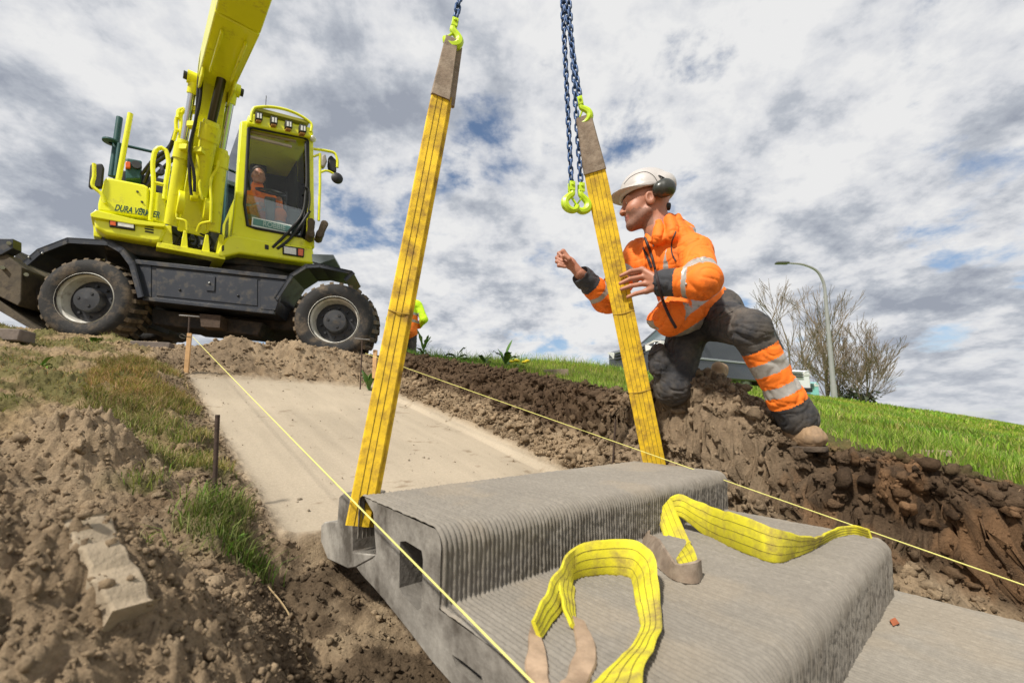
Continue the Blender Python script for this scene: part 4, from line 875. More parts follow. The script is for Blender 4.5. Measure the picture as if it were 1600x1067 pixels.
for (x, y) in ((405.5, 181.5), (429, 188), (452, 194.5), (474, 201)):
    lp = fp('work_lamp', [(x-5.5, y-7), (x+5, y-5), (x+5, y+6), (x-6, y+4)], -.13, .09, blk_m, cab, bevel=.006)
    fp('lens', [(x-3.6, y-4.8), (x+3.4, y-3.4), (x+3.2, y+3.9), (x-3.9, y+2.5)], -.137, .01, lampg, lp, bevel=0)
    fp('lens_cross', [(x-.6, y-4.3), (x+.5, y-4.1), (x+.3, y+3.2), (x-.8, y+3)], -.140, .005, blk_m, lp, bevel=0)
    fp('bracket', [(x-5, y+5), (x+3, y+6.5), (x+3, y+9), (x-5, y+7.5)], -.12, .08, mat('orange bracket', (.45, .20, .05), .6), lp, bevel=.004)
hl2 = fp('headlamp', [(442, 383), (476, 388), (475, 402), (442, 397)], -.075, .06, blk_m, cab, bevel=.008)
fp('lens', [(444, 385), (463, 388), (463, 398.5), (444, 395.5)], -.083, .02, lampg, hl2, bevel=.005); fp('indicator', [(466, 388.5), (474, 389.5), (473.5, 400), (466, 399)], -.083, .02, orange_l, hl2, bevel=.004)
fp('plug', [(414, 382), (420, 383), (420, 390), (414, 389)], -.06, .02, blk_m, cab, bevel=.004); fp('slot', [(347, 384), (350, 383), (350, 391), (347, 393)], -.055, .02, blk_m, cab, bevel=0)
for q in (((478, 222), (478, 300), (472, 335), (455, 358), (426, 387)), ((484, 330), (470, 352), (448, 378), (433, 389))): ft('wiper', q, -.05, .020, blk_m, cab, sm=30)
ft('wiper_motor', [(475, 292), (480, 294), (484, 310), (482, 330)], -.08, .013, blk_m, cab, sm=16)
mrb = ft('mirror_bracket', [(490, 233), (510, 236), (523, 240), (527, 250), (527, 262)], -.02, .020, yel, cab, sm=26)
ft('bracket_post', [(500, 240), (500, 290), (498, 345)], -.02, .020, yel, mrb); ft('bracket_strut', [(500, 270), (510, 267), (520, 271), (528, 278)], -.02, .016, yel, mrb, sm=16); ft('bracket_strut', [(490, 245), (500, 241)], -.02, .016, yel, mrb)
fp('mirror', [(514, 245), (518, 242), (527, 251), (526, 270), (515, 266), (513, 258)], .0, .07, blk_m, mrb, bevel=.02)
b = MB(); p = F_(527, 278, -.03); b.lathe(p, fn, [(.0005, .03), (.05, .025), (.085, .0), (.085, -.03), (.0005, -.045)], 24); b.build('round_mirror', blk_m, mrb)
fp('pale_blob', [(502, 243), (509, 239), (512, 252), (508, 262), (502, 259)], -.05, .1, mat('mottled pale grey', (.30, .27, .24), .6, var=.4, vs=30), mrb, bevel=.03)  # pale blob for a whitish glove-like thing on the mirror bracket, not a lamp
b = MB(); b.ball(F_(489, 217, -.02), .05, 7); b.build('marker_lens', lampg, cab)
ft('aerial', [(415, 170), (416, 150)], .2, .005, blk_m, cab)
# name plate behind the lower screen
npl = fp('name_plate', [(394, 339), (456, 352), (455, 366), (393, 353)], .012, .012, mat('white plate', (.80, .85, .85), .4, var=.03), cab, bevel=0)
fp('plate_field', [(396, 341), (454, 353.5), (453, 363.5), (395, 351)], .008, .006, mat('teal plate field', (.10, .25, .24), .4, var=.08), npl, bevel=0)
text_part('ROBBIE', 'lettering', F_(411, 353.3, .004), F_(446, 360.8)-F_(411, 353.3), ZUP, .078, np.linalg.norm(F_(446, 360)-F_(411, 353)), mat('pale lettering', (.42, .56, .54), .5), npl, .004)
# steering wheel, console, seat
sw = F_(423, 300, .30); b = MB(); x, y, z = frame_for(nrm(fn*.55+ZUP*.83)); b.tube([sw+(x*math.cos(t)+y*math.sin(t))*.19 for t in np.linspace(0, 2*math.pi, 29)[:-1]], .016, 8, closed=True)
for t in (.4, 2.5, 4.6): b.cone(sw, sw+(x*math.cos(t)+y*math.sin(t))*.19, .012, .012, 6)
b.build('steering_wheel', blk_m, cab)
fp('steering_column', [(414, 306), (432, 309), (428, 356), (419, 354)], .28, .10, grey_t, cab, bevel=.02)
fp('seat_back', [(392, 252), (417, 256), (420, 318), (392, 314)], 1.02, .12, blk_m, cab, bevel=.04); fp('seat_cushion', [(390, 325), (430, 332), (430, 345), (390, 338)], .55, .5, blk_m, cab, bevel=.04)
for px in ([(447, 345), (446, 318), (447, 300)], [(438, 340), (441, 318), (437, 306)]): ft('control_lever', px, .45, .016, blk_m, cab, sm=10)
fp('side_console', [(452, 325), (470, 329), (470, 368), (452, 364)], .35, .5, grey_t, cab, bevel=.03)
# ---------------------------------------------------------------- people, grown from smooth distance fields
from mathutils.bvhtree import BVHTree
def surface_nets(Fd, o, h):
    S = Fd < 0; sh = Fd.shape; c = [S[i:sh[0]-1+i, j:sh[1]-1+j, k:sh[2]-1+k] for i in (0, 1) for j in (0, 1) for k in (0, 1)]
    cnt = sum(x.astype(np.int8) for x in c); act = (cnt > 0)&(cnt < 8); ids = np.full(act.shape, -1, np.int64); I = np.argwhere(act); ids[act] = np.arange(len(I))
    acc = np.zeros((len(I), 3)); num = np.zeros(len(I)); cr = [(i, j, k) for i in (0, 1) for j in (0, 1) for k in (0, 1)]
    for a_ in range(8):
        for b_ in range(a_+1, 8):
            d = np.array(cr[b_])-np.array(cr[a_])
            if np.abs(d).sum() != 1: continue
            f0 = Fd[I[:, 0]+cr[a_][0], I[:, 1]+cr[a_][1], I[:, 2]+cr[a_][2]]; f1 = Fd[I[:, 0]+cr[b_][0], I[:, 1]+cr[b_][1], I[:, 2]+cr[b_][2]]
            m = (f0 < 0) != (f1 < 0); t = np.where(m, f0/np.where(m, f0-f1, 1), 0)
            acc += (np.array(cr[a_])+t[:, None]*d)*m[:, None]; num += m
    V = (I+acc/num[:, None])*h+o; Q = []
    for ax in range(3):
        s0 = [slice(1, -1)]*3; s0[ax] = slice(0, -1); s1 = list(s0); s1[ax] = slice(1, None)
        A0 = S[tuple(s0)]; A1 = S[tuple(s1)]; E_ = np.argwhere(A0 != A1); fl = A0[A0 != A1]
        off = np.array([1, 1, 1]); off[ax] = 0; E_ = E_+off; u, v = [(1, 2), (2, 0), (0, 1)][ax]
        def g(du, dv):
            J_ = E_.copy(); J_[:, u] += du; J_[:, v] += dv; return ids[J_[:, 0], J_[:, 1], J_[:, 2]]
        q = np.stack([g(-1, -1), g(0, -1), g(0, 0), g(-1, 0)], -1); q[~fl] = q[~fl][:, ::-1]; Q.append(q)
    Q = np.concatenate(Q); return V, Q[(Q >= 0).all(1)]
class SDF:
    """list of soft shapes; cone = limb with two radii, ell = ellipsoid with axes, cut = carve"""
    def __init__(s): s.p = []
    def cone(s, a, b, ra, rb, k=.02, neg=False): s.p.append(('c', A(a), A(b), ra, rb, k, neg)); return s
    def ell(s, c, r, ax=None, k=.02, neg=False): s.p.append(('e', A(c), A(r) if hasattr(r, '__len__') else A(r, r, r), np.array(ax) if ax is not None else np.eye(3), 0, k, neg)); return s
    def half(s, c, n): s.p.append(('h', A(c), nrm(n), 0, 0, 0, True)); return s
    def mesh(s, h):
        lo = np.full(3, 9e9); hi = -lo
        for q in s.p:
            if q[6]: continue
            if q[0] == 'c': r = max(q[3], q[4]); lo = np.minimum(lo, np.minimum(q[1], q[2])-r); hi = np.maximum(hi, np.maximum(q[1], q[2])+r)
            else: r = q[2].max(); lo = np.minimum(lo, q[1]-r); hi = np.maximum(hi, q[1]+r)
        lo -= 3*h+.02; hi += 3*h+.02; n = np.ceil((hi-lo)/h).astype(int)+1
        gx, gy, gz_ = [lo[i]+np.arange(n[i])*h for i in range(3)]; Fd = np.full(n, 1., np.float32)
        for q in s.p:
            k = max(q[5], 1e-4)
            if q[0] == 'h':
                d = (gx[:, None, None]-q[1][0])*q[2][0]+(gy[None, :, None]-q[1][1])*q[2][1]+(gz_[None, None]-q[1][2])*q[2][2]; Fd = np.maximum(Fd, d); continue
            if q[0] == 'c': r = max(q[3], q[4]); bl, bh = np.minimum(q[1], q[2])-r, np.maximum(q[1], q[2])+r
            else: r = q[2].max(); bl, bh = q[1]-r, q[1]+r
            m = 3*k+3*h+.03; i0 = np.clip(np.floor((bl-m-lo)/h).astype(int), 0, n); i1 = np.clip(np.ceil((bh+m-lo)/h).astype(int)+1, 0, n)
            sl_ = tuple(slice(i0[i], i1[i]) for i in range(3)); X = gx[sl_[0]][:, None, None]; Y = gy[sl_[1]][None, :, None]; Z = gz_[sl_[2]][None, None]
            if q[0] == 'c':
                ba = q[2]-q[1]; px, py, pz = X-q[1][0], Y-q[1][1], Z-q[1][2]; t = np.clip((px*ba[0]+py*ba[1]+pz*ba[2])/max(ba@ba, 1e-9), 0, 1)
                d = np.sqrt((px-ba[0]*t)**2+(py-ba[1]*t)**2+(pz-ba[2]*t)**2)-(q[3]+(q[4]-q[3])*t)
            else:
                ax = q[3]; px, py, pz = X-q[1][0], Y-q[1][1], Z-q[1][2]; l = [(px*ax[i][0]+py*ax[i][1]+pz*ax[i][2]) for i in range(3)]
                k0 = np.sqrt(sum((l[i]/q[2][i])**2 for i in range(3))); k1 = np.sqrt(sum((l[i]/q[2][i]**2)**2 for i in range(3)))+1e-6; d = k0*(k0-1)/k1
            f = Fd[sl_]
            if q[6]: hh = np.clip(.5-.5*(f+d)/k, 0, 1); Fd[sl_] = f+(-d-f)*hh+k*hh*(1-hh)
            else: hh = np.clip(.5+.5*(f-d)/k, 0, 1); Fd[sl_] = f+(d-f)*hh-k*hh*(1-hh)
        return surface_nets(Fd, lo, h)
def vnormals(V, Q):
    n = np.cross(V[Q[:, 2]]-V[Q[:, 0]], V[Q[:, 3]]-V[Q[:, 1]]); N_ = np.zeros_like(V)
    for k in range(4): np.add.at(N_, Q[:, k], n)
    return N_/(np.linalg.norm(N_, axis=1)[:, None]+1e-12)
def crease(V, Q, amp, scale, seed=0, stretch=(1, 1, 1)):
    N_ = vnormals(V, Q); p = V*A(stretch); w = fbm(p, scale*.6, 3, .5, seed); wp = p+.10*np.stack([fbm(p, scale*.35, 2, .5, seed+k) for k in (21, 22, 23)], -1)
    r1_ = np.clip(1-np.abs(vnoise(wp*scale*A(1.2, 1.2, .45), seed+5))*3.2, 0, 1)**1.5; r2_ = np.clip(1-np.abs(vnoise(wp*scale*2.1*A(.7, .7, 1.3)+3, seed+6))*3.0, 0, 1)**1.5
    return V+N_*(amp*(.55*w-.95*r1_-.6*r2_+.35))[:, None]
def near_seg(Pt, a, b):
    ba = A(b)-A(a); t = np.clip(((Pt-A(a))@ba)/(ba@ba), 0, 1); return np.linalg.norm(Pt-A(a)-t[:, None]*ba, axis=1), t
skin = mat('skin', (.43, .185, .115), .5, var=.2, vs=14, bump=.0006, bs=260)
hivis = mat('fluorescent orange cloth', (.95, .20, .012), .75, var=.16, vs=7, bump=.002, bs=45, dirt=((.33, .085, .02), .24, 9))
silver_t = mat('grey reflective tape', (.40, .375, .345), .45, metal=.15, var=.18, vs=20, dirt=((.22, .18, .14), .3, 18))
cuffm = mat('charcoal cloth', (.045, .047, .055), .85, var=.3, vs=14, bump=.002, bs=70, dirt=((.12, .10, .085), .3, 10))
trous = mat('dusty black work trousers', (.030, .031, .036), .85, var=.4, vs=8, bump=.002, bs=60, dirt=((.125, .105, .085), .55, 5))
boot_m = mat('tan leather boot', (.32, .21, .12), .75, var=.25, vs=18, bump=.002, bs=60, dirt=((.18, .125, .08), .4, 14))
sole_m = mat('boot sole', (.09, .065, .045), .9, var=.3, vs=20, bump=.003, bs=60)
helm = mat('white helmet shell', (.52, .49, .47), .35, var=.07, vs=10, dirt=((.42, .38, .34), .25, 14), coat=.2)
hair_m = mat('short dark hair', (.035, .022, .015), .8, var=.4, vs=60, bump=.003, bs=150)
def head_sdf(S, c, f, u, s=1., hair=False):
    f = nrm(f); u = nrm(A(u)-f*(A(u)@f)); l = np.cross(u, f); ax = [f, l, u]
    g = lambda x, y, z: A(c)+(f*x+l*y+u*z)*s
    S.ell(g(-.012, 0, .035), A(.102, .078, .098)*s, ax, .02*s); S.ell(g(.040, 0, -.035), A(.056, .060, .080)*s, ax, .025*s)
    S.ell(g(.072, 0, -.098), A(.022, .026, .020)*s, ax, .02*s)
    for y in (-1, 1):
        S.cone(g(.0, .052*y, -.055), g(.066, .016*y, -.100), .020*s, .016*s, .02*s); S.ell(g(.060, .036*y, -.030), A(.030, .022, .024)*s, ax, .02*s)
        S.ell(g(-.008, .078*y, -.008), A(.024, .011, .034)*s, ax, .006*s); S.ell(g(-.004, .088*y, -.006), A(.012, .008, .018)*s, ax, .004*s, True)
        S.ell(g(.094, .031*y, .004), A(.016, .017, .011)*s, ax, .010*s, True); S.ell(g(.081, .031*y, .003), A(.0125, .013, .0125)*s, ax, .002*s)
        S.cone(g(.084, .045*y, .020), g(.093, .012*y, .019), .009*s, .010*s, .014*s)
        S.ell(g(.104, .013*y, -.036), A(.010, .0075, .0075)*s, ax, .006*s)
    S.cone(g(.092, 0, .012), g(.112, 0, -.033), .008*s, .0098*s, .010*s)
    S.cone(g(.088, -.016, -.062), g(.088, .016, -.062), .0075*s, .0075*s, .006*s); S.cone(g(.084, -.014, -.074), g(.084, .014, -.074), .0085*s, .0085*s, .006*s)
    S.cone(g(.097, -.014, -.068), g(.097, .014, -.068), .0035*s, .0035*s, .003*s, True)
    S.cone(g(-.035, 0, -.04), g(-.062, 0, -.17), .058*s, .064*s, .025*s)
    return g
def finger(S, pts, r0=.0105, r1=.0075, k=.004):
    n = len(pts)-1
    for i in range(n): S.cone(pts[i], pts[i+1], r0+(r1-r0)*i/n, r0+(r1-r0)*(i+1)/n, k)
def make(name, S, h, m, parent, cr=None, mi=None):
    V, Q = S.mesh(h)
    if cr: V = crease(V, Q, *cr)
    idx = None
    if mi is not None: idx = mi(V[Q].mean(1))
    o = np_mesh(name, V, Q, m, parent, mi=idx); return o, V, Q

# --- the kneeling worker
pw = P(1100, 640, 2.4)
root = empty('person', A(pw[0], pw[1], float(gz(pw[0], pw[1])[0]))); tag(root, 'kneeling worker in white helmet and orange jacket holding the right sling', 'person')
pel, hR, hL = P(1098, 500, 2.44), P(1078, 508, 2.52), P(1124, 500, 2.36)
kR, aR, tR = P(1050, 606, 2.44), P(1108, 603, 2.74), P(1122, 576, 2.82)
kL, aL, tL = P(1172, 516, 2.07), P(1246, 654, 2.12), P(1270, 684, 2.05)
chs, nck = P(1052, 418, 2.39), P(1030, 358, 2.34)
sL, sR = P(1084, 396, 2.23), P(1000, 398, 2.50)
eL, wL_ = P(1098, 440, 2.03), P(1036, 443, 2.13)
eR, wR_ = P(948, 468, 2.40), P(905, 427, 2.28)
hc = P(1008, 320, 2.32)
S = SDF(); hf = A(-1, .10, -.03); hu = A(.10, 0, 1); HS = 1.16
gh = head_sdf(S, hc, hf, hu, HS)
S.cone(gh(-.05, 0, -.14), nck*.8+chs*.2, .060, .06, .03); Vh, Qh = S.mesh(.0042)
# core of the body, arms and hands
S2 = SDF(); S2.cone(nck, chs, .055, .09, .03); S2.cone(chs, pel, .09, .09, .03)
for s_, e_, w_ in ((sL, eL, wL_), (sR, eR, wR_)): S2.cone(chs, s_, .06, .045, .03); S2.cone(s_, e_, .045, .04, .02); S2.cone(e_, w_, .042, .030, .02)
V2, Q2 = S2.mesh(.012)
# left hand closed on the sling
def sling_at(py):
    lo = P(1026, 742, 2.36); t = min(np.linspace(0, .6, 1200), key=lambda t: abs(project(lo+(APEX-lo)*t)[1]-py)); return lo+(APEX-lo)*t
ys = sling_at(440)[1]-.022
S3 = SDF(); kn = [(1003, 421), (1006, 432), (1008, 443), (1010, 455)]; md = [(985, 424), (984, 436), (985, 447), (993, 459)]; tp = [(970, 431), (969, 443), (971, 452), (981, 464)]
for i in range(4): finger(S3, [P(*kn[i], ys-.022), P(*md[i], ys-.020), P(*tp[i], ys-.004)], .0125, .0090)
for i in range(4): S3.cone(P(1030, 438+i*3, 2.13), P(*kn[i], ys-.018), .020, .0145, .010)
S3.cone(wL_, P(1018, 440, ys-.012), .029, .026, .015); S3.cone(P(1020, 430, ys), P(1005, 424, ys+.035), .016, .013, .01); S3.cone(P(1005, 424, ys+.035), P(985, 428, ys+.04), .012, .010, .006)
V3, Q3 = S3.mesh(.0032)
# right hand half closed in the air
S4 = SDF(); yw = 2.27; pm = P(890, 411, yw); S4.cone(wR_, P(894, 414, yw), .027, .026, .012); S4.ell(pm, A(.030, .026, .032), None, .012)
for i, (k_, m_, t_) in enumerate((((880, 393), (873, 396), (880, 403)), ((876, 397), (870, 403), (878, 408)), ((875, 403), (870, 409), (880, 413)), ((877, 409), (873, 415), (883, 417)))):
    finger(S4, [P(*k_, yw+.012-.008*i), P(*m_, yw-.022-.004*i), P(*t_, yw-.040)], .0105, .0085)
    S4.cone(P(893, 412, yw), P(*k_, yw+.012-.008*i), .018, .0125, .01)
finger(S4, [P(894, 413, yw-.02), P(889, 405, yw-.045), P(881, 400, yw-.048)], .0125, .0095, .006)
V4, Q4 = S4.mesh(.0032)
Vs, Qs, n0 = [], [], 0
for v, q in ((Vh, Qh), (V2, Q2), (V3, Q3), (V4, Q4)): Vs.append(v); Qs.append(q+n0); n0 += len(v)
VB, QB = np.concatenate(Vs), np.concatenate(Qs); cb = VB[QB].mean(1)-hc; lx, lz = cb@nrm(hf)/HS, cb@nrm(A(hu)-nrm(hf)*(A(hu)@nrm(hf)))/HS; far_h = np.linalg.norm(cb, axis=1) < .2
ix = np.where(far_h&(lz < -.045-.25*np.clip(.03-lx, 0, 1)+.012*vnoise(cb*60, 3))&(lx > -.02)&(lz > -.125), 1, 0); ix = np.where(far_h&(lx > .083)&(np.abs(lz+.068) < .011), 2, ix)
np_mesh('body', VB, QB, [skin, mat('stubbled skin', (.27, .135, .095), .65, var=.3, vs=60, bump=.001, bs=300), mat('lips', (.36, .12, .09), .5)], root, mi=ix)
eye = mat('eye', (.75, .72, .68), .2, var=.02); iris = mat('iris', (.05, .035, .025), .2)
for y in (-1, 1): b = MB(); b.ball(gh(.0835, .031*y, .003), .0105*HS, 8); b.ball(gh(.0905, .031*y, .003), .0045*HS, 6, 1); b.build('eye', [eye, iris], root)
# jacket
S = SDF(); chL, chR = chs+(sL-chs)*.45, chs+(sR-chs)*.45
S.cone(chL, chR, .125, .115, .05); S.cone(chs, P(1080, 468, 2.42), .150, .155, .06); S.cone(P(1058, 488, 2.32), P(1098, 470, 2.48), .105, .11, .05)
S.cone(P(1048, 500, 2.30), P(1112, 476, 2.44), .085, .11, .05); S.cone(P(1024, 500, 2.40), P(1060, 494, 2.36), .045, .08, .05)
S.cone(nck+A(.03, 0, -.04), chs, .105, .135, .05)
S.cone(P(1050, 364, 2.40), P(1066, 376, 2.34), .060, .075, .04); S.cone(P(1044, 346, 2.40), P(1068, 364, 2.36), .046, .062, .03); S.cone(P(1046, 350, 2.28), P(1062, 368, 2.26), .040, .058, .03)
for t in np.linspace(0, 1, 9)[:-1]:
    an = 2*math.pi*t; cc_ = gh(-.070, 0, -.150); S.cone(cc_+A(.072*math.cos(an)+.012, .075*math.sin(an), .052+.026*math.cos(an)), cc_+A(.095*math.cos(an)+.02, .10*math.sin(an), -.06), .020, .036, .02)
S.cone(chL, sL, .115, .088, .05); S.cone(sL, eL, .088, .080, .03); S.cone(eL, wL_, .080, .066, .03)
S.cone(chR, sR, .11, .085, .05); S.cone(sR, eR, .084, .074, .03); S.cone(eR, wR_+(eR-wR_)*.12, .072, .055, .03)
S.ell(wL_-nrm(eL-wL_)*.020, .056, None, .004, True); S.ell(wR_+nrm(eR-wR_)*.0, .047, None, .004, True)
axs = nrm(nck-pel)
def jac_mi(C_):
    dt, _ = near_seg(C_, chs, pel); dL1, tL1 = near_seg(C_, sL, eL); dL2, tL2 = near_seg(C_, eL, wL_); dR1, tR1 = near_seg(C_, sR, eR); dR2, tR2 = near_seg(C_, eR, wR_)
    h_ = (C_-pel)@axs+.10*((C_-pel)@nrm(A(-1, -.6, 0))); r = np.zeros(len(C_), int)
    D_ = np.stack([dt-.13, dL1-.09, dL2-.07, dR1-.08, dR2-.06], 1); w = D_.argmin(1)
    r[(w == 0)&(((h_ > -.015)&(h_ < .045))|((h_ > .115)&(h_ < .175)))] = 1
    r[(w == 0)&(h_ > .20)&(np.abs((C_-sL)@nrm(sL-sR)+.07) < .022)] = 1; r[(w == 0)&(h_ > .20)&(np.abs((C_-sR)@nrm(sR-sL)+.07) < .022)] = 1
    r[(w == 1)&(tL1 > .72)&(tL1 < .92)] = 1; r[(w == 2)&(tL2 > .25)&(tL2 < .45)&(dL2 < .10)] = 1; r[(w == 2)&(tL2 > .66)&(dL2 < .088)] = 2
    r[(w == 3)&(tR1 > .45)&(tR1 < .60)] = 1; r[(w == 4)&(tR2 > .20)&(tR2 < .36)] = 1; r[(w == 4)&(tR2 > .56)&(dR2 < .085)] = 2
    return r
jk, VJ, QJ = make('jacket', S, .0055, [hivis, silver_t, cuffm], root, (.0075, 10., 3), jac_mi)
bvh = BVHTree.FromPolygons([tuple(v) for v in VJ], [tuple(map(int, q)) for q in QJ])
def on_mesh(bv_, px, py, lift=.003):
    d = Vector(nrm(ray(px, py))); h_ = bv_.ray_cast(Vector((0, 0, 0)), d); return A(h_[0])-A(d)*lift if h_[0] is not None else None
def drawn(name, bv_, px, r, m, parent, n=30, lift=.003, ns=8):
    line = smooth_line([A(*q, 0) for q in px], n); q = [on_mesh(bv_, p[0], p[1], lift) for p in line]; q = [p for p in q if p is not None]
    if len(q) > 3: b = MB(); b.tube(q, r, ns); return b.build(name, m, parent)
drawn('zip', bvh, [(1008, 372), (1017, 396), (1023, 418), (1028, 440), (1036, 470), (1047, 496), (1056, 512)], .0075, mat('dark zip', (.03, .018, .02), .6), jk, 40)
drawn('pocket_edge', bvh, [(1006, 388), (1012, 402), (1018, 418)], .008, MATS['dark zip'], jk)
drawn('seam', bvh, [(1056, 362), (1050, 378), (1050, 396), (1056, 408)], .0035, MATS['dark zip'], jk)
drawn('pocket_edge', bvh, [(1006, 496), (1014, 500), (1028, 498)], .004, hivis, jk)
for q in ((1021, 384), (1075, 476), (1072, 444)):
    p = on_mesh(bvh, *q, .001)
    if p is not None: b = MB(); b.ball(p, .006, 6); b.build('snap_button', silver, jk)
# collar turned up behind the neck
# trousers
S = SDF(); S.cone(P(1080, 490, 2.46), P(1122, 488, 2.42), .125, .13, .05); S.cone(hR, kR, .112, .092, .05); S.cone(kR, aR, .090, .068, .03)
S.cone(hL, kL, .117, .084, .05); S.cone(kL, aL, .083, .074, .03); S.ell(kL+A(0, 0, .005), .083, None, .03); S.cone(aL+(kL-aL)*.25, aL, .084, .088, .02)
S.ell(P(1030, 565, 2.40), A(.06, .05, .10), None, .03)
def tr_mi(C_):
    d1, t1 = near_seg(C_, kL, aL); d0, _ = near_seg(C_, hL, kL); r = np.zeros(len(C_), int); d2, t2 = near_seg(C_, kR, aR); on = (d1 < d0)&(d1 < .12)
    for lo, hi, m_ in ((.20, .33, 1), (.33, .46, 2), (.46, .60, 1), (.60, .70, 2), (.70, .82, 1)): r[on&(t1 >= lo)&(t1 < hi)] = m_
    d3, _ = near_seg(C_, hR, kR); o2 = (d2 < d3-.01)&(C_[:, 1] > 2.35)
    for lo, hi, m_ in ((.35, .52, 1), (.52, .62, 2), (.62, .75, 1)): r[o2&(t2 >= lo)&(t2 < hi)] = m_
    return r
tr, VT, QT = make('trousers', S, .006, [trous, hivis, silver_t], root, (.0075, 14., 11), tr_mi)
bvt = BVHTree.FromPolygons([tuple(v) for v in VT], [tuple(map(int, q)) for q in QT])
drawn('pocket_flap', bvt, [(1012, 556), (1026, 548), (1042, 536), (1050, 528)], .006, trous, tr); drawn('seam', bvt, [(1100, 505), (1120, 498), (1145, 486)], .003, trous, tr); drawn('pocket_edge', bvt, [(1090, 500), (1104, 502), (1118, 496), (1132, 482)], .004, trous, tr)
# boots
S = SDF(); fd = nrm(tL-aL); S.cone(aL+ZUP*.02, aL-ZUP*.02, .052, .052, .02); S.cone(aL-ZUP*.03+fd*.01, tL+ZUP*.012, .048, .040, .025); S.ell(tL+ZUP*.008, A(.047, .050, .040), None, .012); S.cone(aL+A(-.02, .05, -.06), tL-ZUP*.02, .040, .040, .02)
gsole = tL[2]-.050; S.ell(tL+fd*.014+ZUP*.006, A(.048, .050, .036), None, .008); S.half(A(0, 0, gsole), A(0, 0, -1))
bt, _, _ = make('boot', S, .0045, [boot_m], root, (.004, 18., 5))
S = SDF(); S.cone(A(aL[0], aL[1], gsole)+A(-.02, .04, 0), A(tL[0], tL[1], gsole)+A(fd[0], fd[1], 0)*.010, .044, .050, .02); S.half(A(0, 0, gsole-.014), A(0, 0, -1)); S.half(A(0, 0, gsole+.012), A(0, 0, 1)); make('sole', S, .0045, sole_m, bt, (.002, 30., 5))
S = SDF(); S.cone(aR, P(1118, 600, 2.78), .062, .058, .02); S.cone(P(1114, 604, 2.76), P(1126, 578, 2.84), .056, .048, .02); S.cone(P(1124, 602, 2.80), P(1122, 574, 2.78), .038, .038, .02)
make('boot', S, .007, [boot_m], root, (.003, 16., 5))
# helmet with raised ear defenders
hp_ = empty('helmet_base', (0, 0, 0)); bpy.data.objects.remove(hp_)
f_ = nrm(hf); u_ = nrm(A(hu)-f_*(A(hu)@f_)); l_ = np.cross(u_, f_); hax = [f_, l_, u_]
S = SDF(); S.ell(gh(-.012, 0, .060), A(.128, .102, .112)*HS, hax, .01); S.ell(gh(-.012, 0, .062), A(.112, .022, .120)*HS, hax, .012)
S.cone(gh(-.08, -.05, .062), gh(-.08, .05, .062), .055*HS, .055*HS, .02)
S.half(gh(0, 0, .040), -(u_+f_*.06)); S.ell(gh(.03, 0, .048), A(.132, .098, .010)*HS, hax, .012)
S.ell(gh(-.012, 0, .040), A(.112, .090, .09)*HS, hax, .004, True)
hm, VH, QH = make('helmet', S, .0045, helm, root)
bvhm = BVHTree.FromPolygons([tuple(v) for v in VH], [tuple(map(int, q)) for q in QH])
drawn('shell_groove', bvhm, [(975, 288), (984, 278), (997, 271), (1010, 269), (1022, 276), (1027, 284)], .0022, mat('dark groove', (.09, .08, .075), .6), hm, lift=.0)
drawn('rim', bvhm, [(972, 311), (985, 312), (1000, 311), (1018, 309), (1030, 311)], .003, helm, hm)
muff = mat('dark olive ear defender', (.035, .036, .028), .35, var=.3, vs=20, coat=.2)
c_ = P(1041, 293, 2.20); S = SDF(); S.ell(c_, A(.052, .040, .046), [nrm(A(1, .2, .1)), nrm(A(-.2, 1, 0)), ZUP], .01); S.cone(c_+A(-.035, .0, -.01), c_+A(-.02, .0, -.012), .038, .042, .012); em, _, _ = make('ear_defender', S, .005, muff, hm)
S = SDF(); c2_ = c_+A(.02, .26, .0); S.ell(c2_, A(.045, .035, .045), None, .01); make('ear_defender', S, .008, muff, hm)
b = MB(); q = on_mesh(bvhm, 1008, 301, -.002); b.lathe(q, nrm(-q*A(1, 1, .2)), [(.0005, .020), (.020, .018), (.028, .006), (.028, -.01)], 18); b.box(q-ZUP*.025, (.055, .02, .018)); b.build('arm_pivot', blk_m, em)
b = MB(); b.tube(smooth_line([q+A(.0, -.01, .01), q+A(.04, -.01, .035), c_+A(-.02, -.01, .05), c_+A(.0, 0, .045)], 14), .004, 6); b.build('wire_arm', blk_m, em)
p = P(1043, 323, 2.29); b = MB(); b.cone(p-A(.012, 0, 0), p+A(.012, 0, 0), .020, .020, 12); b.box(p+A(-.03, 0, .006), (.05, .03, .02)); b.build('size_knob', blk_m, hm)

# --- operator in the cab
ro = empty('person', F_(408, 345, .75)); tag(ro, 'dark-haired operator in orange jacket sitting at the wheel inside the cab', 'person')
oh = F_(404, 276, .58); of_ = nrm(fn+A(.12, 0, -.05)); S = SDF(); go_ = head_sdf(S, oh, of_, ZUP, 1.12); nb_ = go_(-.06, 0, -.17); S.cone(nb_, nb_-ZUP*.3, .07, .11, .03)
so1, so2 = F_(389, 310, .60), F_(424, 316, .58); eo1, eo2 = F_(388, 333, .45), F_(436, 338, .43); wo1, wo2 = F_(408, 320, .28), F_(436, 312, .28)
S.cone(eo1, wo1, .035, .028, .02); S.cone(eo2, wo2, .035, .028, .02); S.ell(wo1, .04, None, .02); S.ell(wo2, .04, None, .02)
make('body', S, .008, skin, ro)
S = SDF(); S.ell(go_(-.018, 0, .058), A(.108, .084, .092)*1.12, [of_, np.cross(ZUP, of_), ZUP], .01); S.half(go_(.052, 0, .055), nrm(of_*.9-ZUP*.75)); make('hair', S, .008, hair_m, ro)
